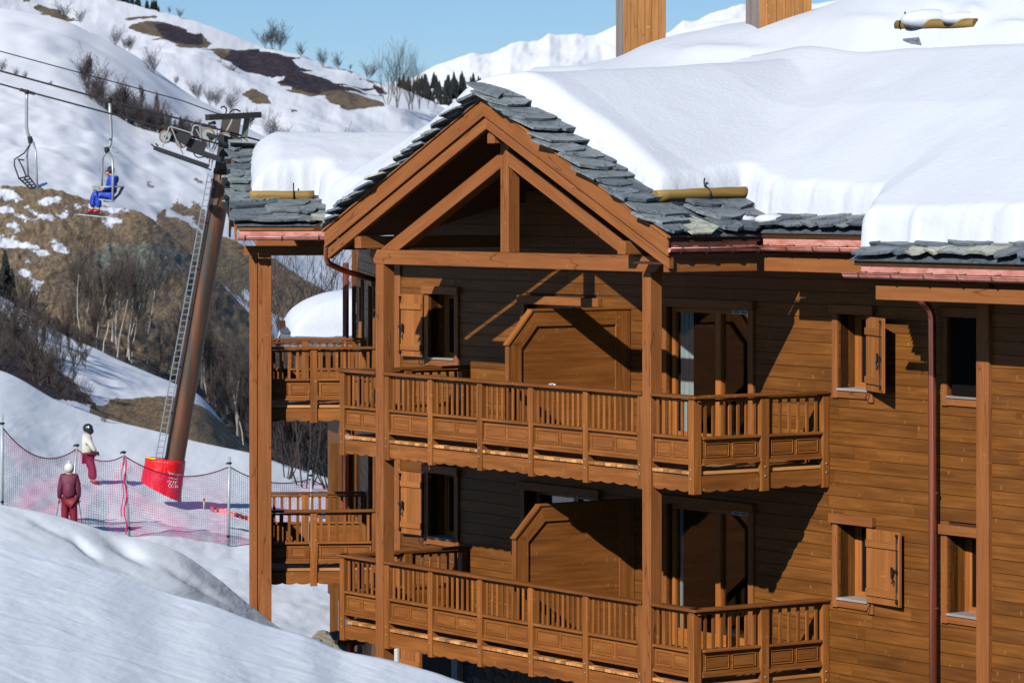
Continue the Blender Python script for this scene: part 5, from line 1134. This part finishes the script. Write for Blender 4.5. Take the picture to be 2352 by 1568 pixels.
def person(J, label, cj, cp, boots, head=None, hands=True):
    """J: joints in world space; one skinned body, clothes as children"""
    foot = (J['fl']+J['fr'])/2; V = []; E = []; Rr = []
    def add(p, r, to=None): V.append(p); Rr.append(r); k = len(V)-1; (E.append((to, k)) if to is not None else None); return k
    pel = add(J['pel'], .12); sp = add(J['pel'].lerp(J['neck'], .5), .115, pel); cst = add(J['pel'].lerp(J['neck'], .85), .12, sp); nk = add(J['neck'], .055, cst)
    jw = add(J['neck'].lerp(J['head'], .55), .068, nk); hd = add(J['head'], .092, jw); tp = add(J['head']+(J['head']-J['neck']).normalized()*.085, .06, hd)
    f = J['face']; ns = add(J['head'].lerp(J['neck'], .2)+f*.1, .018, hd)
    for s in 'lr':
        sh = add(J['s'+s], .06, cst); el_ = add(J['e'+s], .043, sh); wr = add(J['w'+s], .03, el_); d = (J['w'+s]-J['e'+s]).normalized(); pm = add(J['w'+s]+d*.06, (.04, .02), wr)
        side = d.cross(Vector((0, 1, 0))).normalized() if abs(d.y) < .8 else d.cross(Vector((1, 0, 0))).normalized()
        for k, ln in enumerate((.062, .075, .07, .055)):
            b = J['w'+s]+d*.085+side*(.028-.018*k); a = add(b, .009, pm); a2_ = add(b+d*ln*.5, .0085, a); dn = (d+Vector((0, 0, -.5))).normalized(); add(b+d*ln*.5+dn*ln*.5, .007, a2_)
        t = add(J['w'+s]+d*.03+side*.045, .011, pm); add(J['w'+s]+d*.07+side*.065, .009, t)
        hp = add(J['h'+s], .09, pel); kn = add(J['k'+s], .06, hp); an = add(J['f'+s]+Vector((0, 0, .09)), .045, kn); add(J['f'+s]+J['toe']*.14+Vector((0, 0, .03)), .04, an)
    o = skin('person', V, E, Rr, SKINM, None, foot); o.location = foot; WO[o.name] = foot; tag(o, label, 'person')
    # jacket
    jr = .15; V2 = [J['pel']+Vector((0,0,-.03)), J['pel'].lerp(J['neck'], .35), J['pel'].lerp(J['neck'], .8), J['neck']+Vector((0,0,-.01))]; E2 = [(0,1),(1,2),(2,3)]; R2_ = [.2, .185, .19, .095]
    for s in 'lr':
        k = len(V2); V2 += [J['s'+s], J['e'+s], J['w'+s]]; E2 += [(2, k), (k, k+1), (k+1, k+2)]; R2_ += [.115, .085, .065]
    skin('jacket', V2, E2, R2_, cj, o)
    V3 = [J['pel']]; E3 = []; R3 = [.17]
    for s in 'lr':
        k = len(V3); V3 += [J['h'+s], J['k'+s], J['f'+s]+Vector((0, 0, .12))]; E3 += [(0, k), (k, k+1), (k+1, k+2)]; R3 += [.135, .11, .095]
    skin('trousers', V3, E3, R3, cp, o)
    for s in 'lr': skin('boot', [J['f'+s]+Vector((0, 0, .11)), J['f'+s]+Vector((0, 0, .05)), J['f'+s]+J['toe']*.17+Vector((0, 0, .04)), J['f'+s]-J['toe']*.05+Vector((0, 0, .05))], [(0, 1), (1, 2), (1, 3)], [.075, .08, .065, .065], boots, o)
    return o
def V3(x, y, Z, d=0): return P(x, y, Z+d)
BLUEJ = mat('blue ski suit', (.012,.05,.42), .55); _t = NT(BLUEJ); _tc = _t.n('ShaderNodeTexCoord').outputs['Object']; _n = _t.noise(_tc, 7, 4); _t.bump(_n, .6, .05); _t.l(_t.ramp(_n, [(.3, (.006,.03,.28)), (.6, (.015,.07,.55))]), _t.b.inputs['Base Color'])
REDB = mat('red ski boots', (.32,.008,.012), .35); HAIR = mat('dark hair', (.012,.01,.01), .7); WJ = mat('cream ski jacket', (.72,.70,.62), .7); MP = mat('maroon trousers', (.22,.008,.03), .6); MJ = mat('maroon jacket', (.14,.02,.05), .65); DB = mat('dark boots', (.06,.01,.015), .5)
L = Vector((-1, 0, 0))
jb = dict(pel=V3(254, 447, Z2), neck=V3(256.5, 404, Z2), head=V3(251.5, 394, Z2), face=L, sl=V3(260,410,Z2,-.19), sr=V3(259,410,Z2,.19), el=V3(257,432,Z2,-.26), er=V3(254,431,Z2,.24), wl=V3(238,433,Z2,-.2), wr=V3(236,432,Z2,.12), hl=V3(251,449,Z2,-.1), hr=V3(251,449,Z2,.1), kl=V3(225,446,Z2,-.13), kr=V3(214,445,Z2,.12), fl=V3(227,489,Z2,-.13), fr=V3(213,488,Z2,.12), toe=L)
rd = person(jb, 'person in a blue ski suit and red boots riding the lift chair', BLUEJ, BLUEJ, REDB)
h_ = jb['head']
mb = MB(); mb.ball(h_+Vector((.035,0,.035)), .112, 12, 9, (1,.95,1)); mb.build('hair', HAIR, rd, 0, True)
mb = MB(); mb.ball(h_+Vector((-.03,0,-.015)), .092, 12, 9, (.9,.85,1.15)); mb.ball(h_+Vector((-.125,0,-.015)), .018, 6, 5, (1,.8,1.4)); mb.build('face', SKINM, rd, 0, True)
0 and skin('hair', [h_+Vector((.03,0,.04)), h_+Vector((-.03,0,.085)), h_+Vector((.075,0,-.01)), h_+Vector((.02,0,.1))], [(0,1),(0,2),(0,3)], [.10,.06,.05,.045], HAIR, rd)
mb = MB(); mb.box(Fr((h_.x-.1, h_.y-.09), (1,0), (0,1)), 0, .07, 0, .18, h_.z-.005, h_.z+.035); mb.build('sunglasses', mat('pink mirrored glasses', (.05,.01,.02), .2), rd, .01)
skin('hood', [V3(263,405,Z2), V3(268,410,Z2), V3(266,422,Z2)], [(0,1),(1,2)], [.1,.09,.05], BLUEJ, rd)
mb = MB(); mb.beam(P(255,408,Z2)+Vector((0,-.2,0)), P(262,436,Z2)+Vector((0,-.22,0)), .02, .035); mb.build('jacket_zip', BLACK, rd)
# skis of the rider, hanging under his boots
for k, (dy, lb) in enumerate(((-.13, 'near white ski under the boots of the lift rider'), (.12, 'far white ski under the boots of the lift rider'))):
    mb = MB(); a, b = (142+k*6, 488+k*2), (270-k*14, 502-k*3)
    n = 9
    for i in range(n): t0, t1 = i/n, (i+1)/n; mb.beam(P(a[0]+(b[0]-a[0])*t0, a[1]+(b[1]-a[1])*t0-(3 if i == 0 else 0), Z2+dy), P(a[0]+(b[0]-a[0])*t1, a[1]+(b[1]-a[1])*t1, Z2+dy), .08, .018)
    o = mb.build('ski', mat('pale ski', (.6,.6,.62), .4)); tag(o, lb, 'ski')
    WO[o.name] = Vector((0,0,0))
    mb = MB(); x = (225, 212)[k]; mb.box(Fr((P(x, 0, Z2).x-.2, Z2+dy-.04), (1, 0), (0, 1)), 0, .42, 0, .08, P(0, 494, Z2).z+.0, P(0, 490, Z2).z); mb.build('binding', BLACK, o)
p0 = on(LA, 218, 1113); ZS = p0.y; print('standing skier Z', ZS)
Rt = Vector((1, 0, 0)); q = lambda x, y, d=0: P(x, y, ZS+d)
jw_ = dict(pel=q(201,1047), neck=q(198.5,995), head=q(203,983), face=Rt, sl=q(198,1003,.17), sr=q(200,1003,-.19), el=q(205,1024,.24), er=q(210,1024,-.26), wl=q(214,1038,.2), wr=q(220,1037,-.22), hl=q(201,1050,.1), hr=q(203,1050,-.1), kl=q(211,1078,.12), kr=q(214,1077,-.12), fl=q(209,1111,.12), fr=q(215,1112,-.12), toe=Rt)
sk1 = person(jw_, 'person in a cream jacket, black helmet and dark red trousers standing on the run', WJ, MP, DB)
h_ = jw_['head']; mb = MB(); mb.ball(h_+Vector((-.015,0,.0)), .138, 14, 10, (1.08,.95,1)); mb.build('helmet', mat('black helmet', (.015,.02,.025), .3), sk1, 0, True)
mb = MB(); mb.ball(h_+Vector((.05,0,-.08)), .105, 12, 8); mb.build('face_mask', BLACK, sk1, 0, True)
mb = MB(); mb.ball(h_+Vector((.02,-.145,.04)), .03, 8, 6, (1,.3,1.3)); mb.build('helmet_mark', WHITE, sk1, 0, True)
0 and skin('helmet', [h_+Vector((-.01,0,.02)), h_+Vector((-.06,0,-.02)), h_+Vector((.03,0,.05)), h_+Vector((-.03,0,-.08))], [(0,1),(0,2),(0,3)], [.17,.14,.12,.125], mat('black helmet', (.015,.02,.025), .3), sk1)
skin('glove', [jw_['wr'], jw_['wr']+Vector((.05,0,-.04)), jw_['wr']+Vector((.1,0,-.09))], [(0,1),(1,2)], [.05,.05,.035], BLACK, sk1); skin('glove', [jw_['wl'], jw_['wl']+Vector((.05,0,-.04)), jw_['wl']+Vector((.1,0,-.09))], [(0,1),(1,2)], [.05,.05,.035], BLACK, sk1)
mb = MB(); mb.beam(q(200,1114,-.12), q(229,1117,-.12), .09, .02); mb.beam(q(198,1114,.12), q(227,1116,.12), .09, .02); o = mb.build('ski', mat('maroon ski', (.2,.01,.03), .4)); tag(o, 'short red skis under the standing skier', 'ski')
ZM = on(LA, 159, 1213).y; q = lambda x, y, d=0: P(x, y, ZM+d); Bk = Vector((0, 1, 0))
jm = dict(pel=q(159,1145), neck=q(159,1087), head=q(159,1076), face=Bk, sl=q(144,1095), sr=q(174,1095), el=q(138,1122), er=q(180,1122), wl=q(136,1145,.08), wr=q(180,1146,.08), hl=q(151,1150), hr=q(167,1150), kl=q(149,1182), kr=q(169,1182), fl=q(149,1214), fr=q(171,1214), toe=Bk)
sk2 = person(jm, 'person seen from behind in a maroon jacket and white hat beyond the net', MJ, mat('crimson trousers', (.2,.006,.02), .6), DB)
h_ = jm['head']; mb = MB(); mb.ball(h_+Vector((0,0,.02)), .13, 14, 10, (1,1,1.05)); mb.ball(h_+Vector((0,0,.17)), .04, 8, 6); mb.build('hat', mat('white hat', (.7,.68,.62), .8), sk2, 0, True)
0 and skin('hat', [h_+Vector((0,0,.0)), h_+Vector((0,0,.025)), h_+Vector((0,0,-.03))], [(0,1),(0,2)], [.12,.10,.115], mat('white hat', (.7,.68,.62), .8), sk2)
skin('jacket_back', [q(159,1098), q(159,1125), q(159,1148)], [(0,1),(1,2)], [.2,.205,.2], MJ, sk2)
for sx, lb in ((134,'left ski pole of the skier seen from behind'), (183,'right ski pole of the skier seen from behind')):
    mb = MB(); mb.tube([P(sx+ (2 if sx<150 else -2), 1148, ZM), P(sx+(-8 if sx<150 else 6), 1206, ZM)], .009, 5); tag(mb.build('ski_pole', BLACK), lb, 'ski pole')

# ------------------------------------------------------------------ red crash mat round the pylon foot
RED = mat('red padding', (.78,.006,.012), .45); _t = NT(RED); _tc = _t.n('ShaderNodeTexCoord').outputs['Object']; _t.bump(_t.noise(_t.mapp(_tc, (3,3,1.2)), 2, 4, .6, .8), .7, .08)
ct, cb = P(379, 1055, ZP), P(370, 1128, ZP); rx, ry = .56, .5; n = 48; mlev = 12; mb = MB(); base = len(mb.v)
def matp(a, t, off=0):
    c = ct.lerp(cb, t); wob = 1+.02*math.sin(5*a+t*6)+.015*math.sin(11*a); r_x = (rx+(-.02+.05*t)*0+off)*wob
    x = math.cos(a)*r_x; y = math.sin(a)*(ry+off)*wob
    ztop = P(0, 1054+4*math.cos(a), ZP).z; zbot = P(0, 1128+24*math.cos(a), ZP).z
    return Vector((c.x+x, c.y+y, ztop+(zbot-ztop)*t))
for j in range(mlev+1):
    for i in range(n): mb.v.append(matp(2*math.pi*i/n, j/mlev))
for j in range(mlev):
    for i in range(n): mb.face([j*n+i, j*n+(i+1)%n, (j+1)*n+(i+1)%n, (j+1)*n+i], [(0,0,0)]*4, .5)
mb.face(list(range(n)), [(0,0,0)]*n, .5)
pad = rebase(mb.build('crash_mat', RED, None, 0, True), P(370, 1140, ZP)); tag(pad, 'red wrapped crash mat round the pylon foot with white lettering', 'crash mat')
WHT = mat('white print', (.8,.8,.8), .6)
def lettering(txt, x0, y0, h, spacing=1):
    cu = bpy.data.curves.new('t', 'FONT'); cu.body = txt; cu.size = 1; cu.space_character = spacing; ob = bpy.data.objects.new('t', cu); COL.objects.link(ob)
    me = bpy.data.meshes.new_from_object(ob.evaluated_get(bpy.context.evaluated_depsgraph_get())); bpy.data.objects.remove(ob)
    return me, [v.co.copy() for v in me.vertices]
def onpad(x, z):                # metres right of the mat's front middle and up from its top, laid on the curved face
    a = -math.pi/2+x/.53; H = 0.9; t = -z/H; return matp(a, t, .006)
def wrap(me, pts, x0, z0, s, name):
    for v, p in zip(me.vertices, pts): v.co = onpad(x0+p.x*s, z0+p.y*s)-WO[pad.name]
    me.materials.clear(); me.materials.append(WHT); o = bpy.data.objects.new(name, me); COL.objects.link(o); o.parent = pad; return o
me, pts = lettering('Valmorel', 0, 0, 1); wrap(me, pts, .17, -.36, .13, 'lettering')
mb = MB()
for i in range(12): mb.tube([onpad(.18+i*.026, -.43+.004*(i%2)), onpad(.196+i*.026, -.415)], .006, 4)
mb.build('small_print', WHT, pad)
mb = MB()
for i, (x, z, r, a0, a1) in enumerate(((.22,-.53,.035,200,-60),(.30,-.52,.035,200,-60),(.38,-.51,.035,200,-60),(.44,-.50,.03,180,-40),(.25,-.61,.035,30,330),(.33,-.60,.035,30,330),(.40,-.59,.035,-150,120),(.46,-.58,.03,-150,120))):
    mb.tube([onpad(x+r*math.cos(R(a0+(a1-a0)*k/8)), z+r*math.sin(R(a0+(a1-a0)*k/8))) for k in range(9)], .008, 5)
mb.build('emblem', WHT, pad)
mb = MB(); mb.tube([matp(R(200+k*12), .0)+Vector((0,-.02,.02)) for k in range(5)], .03, 6); mb.build('strap', mat('yellow strap', (.75,.45,.02), .5), pad)

# ------------------------------------------------------------------ net fence
POL = mat('pale fence pole', (.4,.47,.48), .4, .2); NETV = mat('pink net cord', (.95,.08,.34), .7); NETH = mat('dark net cord', (.22,.05,.14), .7)
posts = [(5,952,5,1172,980),(177,1017,161,1200,1030),(284,1037,297,1232,1046),(527,1049,524,1251,1071),(714,1079,716,1262,1099),(880,1135,880,1290,1150)]
fz = [on(LA, p[2], p[3]).y for p in posts]; print('fence Z', fz)
fc_ = empty('safety_fence', P(posts[1][2], posts[1][3], fz[1]), 'pink mesh safety fence hung on pale poles along the ski run', 'fence')
for (xt, yt, xb, yb_, yc_), Zq in zip(posts, fz):
    mb = MB(); mb.tube([P(xt, yt, Zq), P(xb, yb_+6, Zq)], .034, 10); mb.build('pole', POL, fc_, 0, True)
    mb = MB(); t = (yc_-8-yt)/(yb_-yt); c = P(xt+(xb-xt)*t, yc_-8, Zq); mb.ball(c, .06, 8, 5, (1.3, 1.2, .6)); mb.tube([c, c+Vector((-.09, -.03, -.02))], .02, 5); c2_ = P(xt+(xb-xt)*.9, yb_-20, Zq); mb.ball(c2_, .05, 8, 5); mb.build('clip', BLACK, fc_)
spans = [((-150,935,.0,92.),)]
sag = [44, 20, 34, 22, 12]; vb_ = MB(); hb_ = MB(); tr_ = MB()
def npt(k, t, s):                    # span k, across t, down s
    (xt, yt, xb, yb_, yc_), Zq = posts[k], fz[k]; (xt2, yt2, xb2, yb2, yc2), Z2q = posts[k+1], fz[k+1]
    at = lambda xt, yt, xb, yb_, y: xt+(xb-xt)*(y-yt)/(yb_-yt)
    xa, xb_ = at(xt, yt, xb, yb_, yc_), at(xt2, yt2, xb2, yb2, yc2); x0, y0 = xa+(xb_-xa)*t, yc_+(yc2-yc_)*t+4*sag[k]*t*(1-t)
    x1, y1 = xb+(xb2-xb)*t, yb_-4+(yb2-yb_)*t+3*math.sin(t*9)
    Zq_ = Zq+(Z2q-Zq)*t+.25*math.sin(math.pi*t)*math.sin(math.pi*s)
    return P(x0+(x1-x0)*s, y0+(y1-y0)*s+2*math.sin(math.pi*s)*math.sin(t*13+k), Zq_)
def thin(mb, pts, w):
    for a, b in zip(pts, pts[1:]):
        k = len(mb.v); d = (b-a).normalized(); p = d.cross(Vector((0, 1, 0))).normalized()*w; q_ = Vector((0, w, 0))
        mb.v += [a+p, a-p*.5+q_, a-p*.5-q_, b+p, b-p*.5+q_, b-p*.5-q_]
        for i in range(3): mb.face([k+i, k+(i+1)%3, k+3+(i+1)%3, k+3+i], [(0,0,0)]*4, .5)
for k in range(5):
    w_ = abs(posts[k+1][0]-posts[k][0]); nv = int(w_/4.6); nh = 27
    for i in range(nv+1): thin(vb_, [npt(k, i/nv, s/10) for s in range(11)], .0054)
    for j in range(1, nh): thin(hb_, [npt(k, i/24, j/nh) for i in range(25)], .0030)
    tr_.tube([npt(k, i/28, 0) for i in range(29)], .017, 5)
nmesh = MB(); nmesh.v = vb_.v+hb_.v; o2 = len(vb_.v); nmesh.f = vb_.f+[[i+o2 for i in f] for f in hb_.f]; nmesh.g = vb_.g+hb_.g; nmesh.t = vb_.t+hb_.t; nmesh.m = [0]*len(vb_.f)+[1]*len(hb_.f)
nmesh.build('net', [NETV, NETH], fc_, fix=False); tr_.build('top_rope', mat('dark red rope', (.16,.012,.03), .8), fc_)
PK = mat('bright pink cord', (.75,.03,.15), .7); mb = MB()
mb.tube([P(288+3*math.sin(i*1.3), 1046+i*15, fz[2]-.05) for i in range(13)], .02, 5); mb.tube([P(281+3*math.sin(i*1.1+1), 1046+i*14, fz[2]-.05) for i in range(11)], .014, 5)
mb.tube([P(380+i*8, 1249-3*math.sin(i*.9)-i*.6, fz[3]-.4) for i in range(11)], .02, 5); mb.tube([P(388+i*7, 1252-2*math.sin(i*1.4)-i*.8, fz[3]-.5) for i in range(8)], .02, 5); mb.build('lacing_cord', PK, fc_)
# warning tape and marker beyond the net
mb = MB(); ZT = fz[3]+3; N = 12; f = lambda t: (483+130*t, 1173+34*t)
pts = [P(f(i/N)[0], f(i/N)[1]+1.5*math.sin(i*1.9), ZT+.1*math.sin(i)) for i in range(N+1)]
for a, b in zip(pts, pts[1:]): mb.hexa([a, a+Vector((0,0,.13)), a+Vector((0,.01,0)), a+Vector((0,.01,.13)), b, b+Vector((0,0,.13)), b+Vector((0,.01,0)), b+Vector((0,.01,.13))], (1, .01, .13), .5)
tp_ = mb.build('warning_tape', mat('pale red tape', (.8,.28,.25), .6)); tag(tp_, 'pale red warning banner with dark letters low behind the net', 'banner'); WO[tp_.name] = Vector((0,0,0))
mb = MB()
for i in range(11): a = pts[i]+Vector((.04, -.008, .02)); mb.beam(a+Vector((0,0,.03)), a+Vector((.05,0,.05)), .004, .055) if i % 4 else None
mb.build('lettering', mat('dark print', (.05,.02,.03)), tp_)
mb = MB()
for i in range(12): a = pts[i]+Vector((.05, -.008, .125)); mb.beam(a, a+Vector((.06,0,-.01)), .006, .035)
mb.build('red_edge', RED, tp_)
mb = MB(); mb.tube([P(467, 1176, fz[3]+4), P(469, 1150, fz[3]+4)], .02, 6); o = mb.build('marker_stake', mat('yellow stake', (.7,.7,.3), .6)); tag(o, 'thin yellow marker stake with a red tip behind the net', 'stake'); WO[o.name] = Vector((0,0,0))
mb = MB(); mb.tube([P(469, 1150, fz[3]+4), P(469.3, 1143, fz[3]+4)], .03, 6); mb.build('tip', RED, o)
mb = MB()
for i in range(5): mb.ball(M0.W(3.22+.028*i, .0+.02*(i%2), -2.640+.006*(i%3)), .016, 6, 4, (1.3, 1, .7))
o = mb.build('snow_clump', SNOW, None, 0, True); tag(o, 'little clump of snow on the upper handrail', 'snow')
# bits by the building foot
mb = MB(); mb.beam(P(772, 1474, 66), P(857, 1473, 66.4), .12, .08); tag(mb.build('barrier_beam', W_LARCH), 'pale timber rail just above the snow left of the chalet foot', 'timber rail')
mb = MB(); mb.tube([P(805, 1462, 66.5), P(805, 1535, 66.5)], .06, 12); tag(mb.build('marker_post', RED, None, 0, True), 'short round red post by the chalet foot', 'post')
mb = MB(); mb.box(Fr((P(822, 0, 67).x, 67), (1, 0), (0, 1)), 0, .16, 0, .16, -10, -8.2); mb.build('post', mat('pale concrete', (.6,.6,.56)), ch, 0, False, 'pale post under the lower balcony')
mb = MB()
for i in range(90):
    x = rng.uniform(718, 812); y = rng.uniform(1452, 1500)+abs(x-775)*.1; mb.ball(P(x, y, 67.5+(1452-y)*.02), rng.uniform(.04, .13), 6, 4, (1.2, 1, .7))
o = mb.build('rubble', [mat('rubble stone', (.22,.2,.15), .9)]); tag(o, 'heap of loose stones by the chalet foot', 'rubble', kind='stuff')
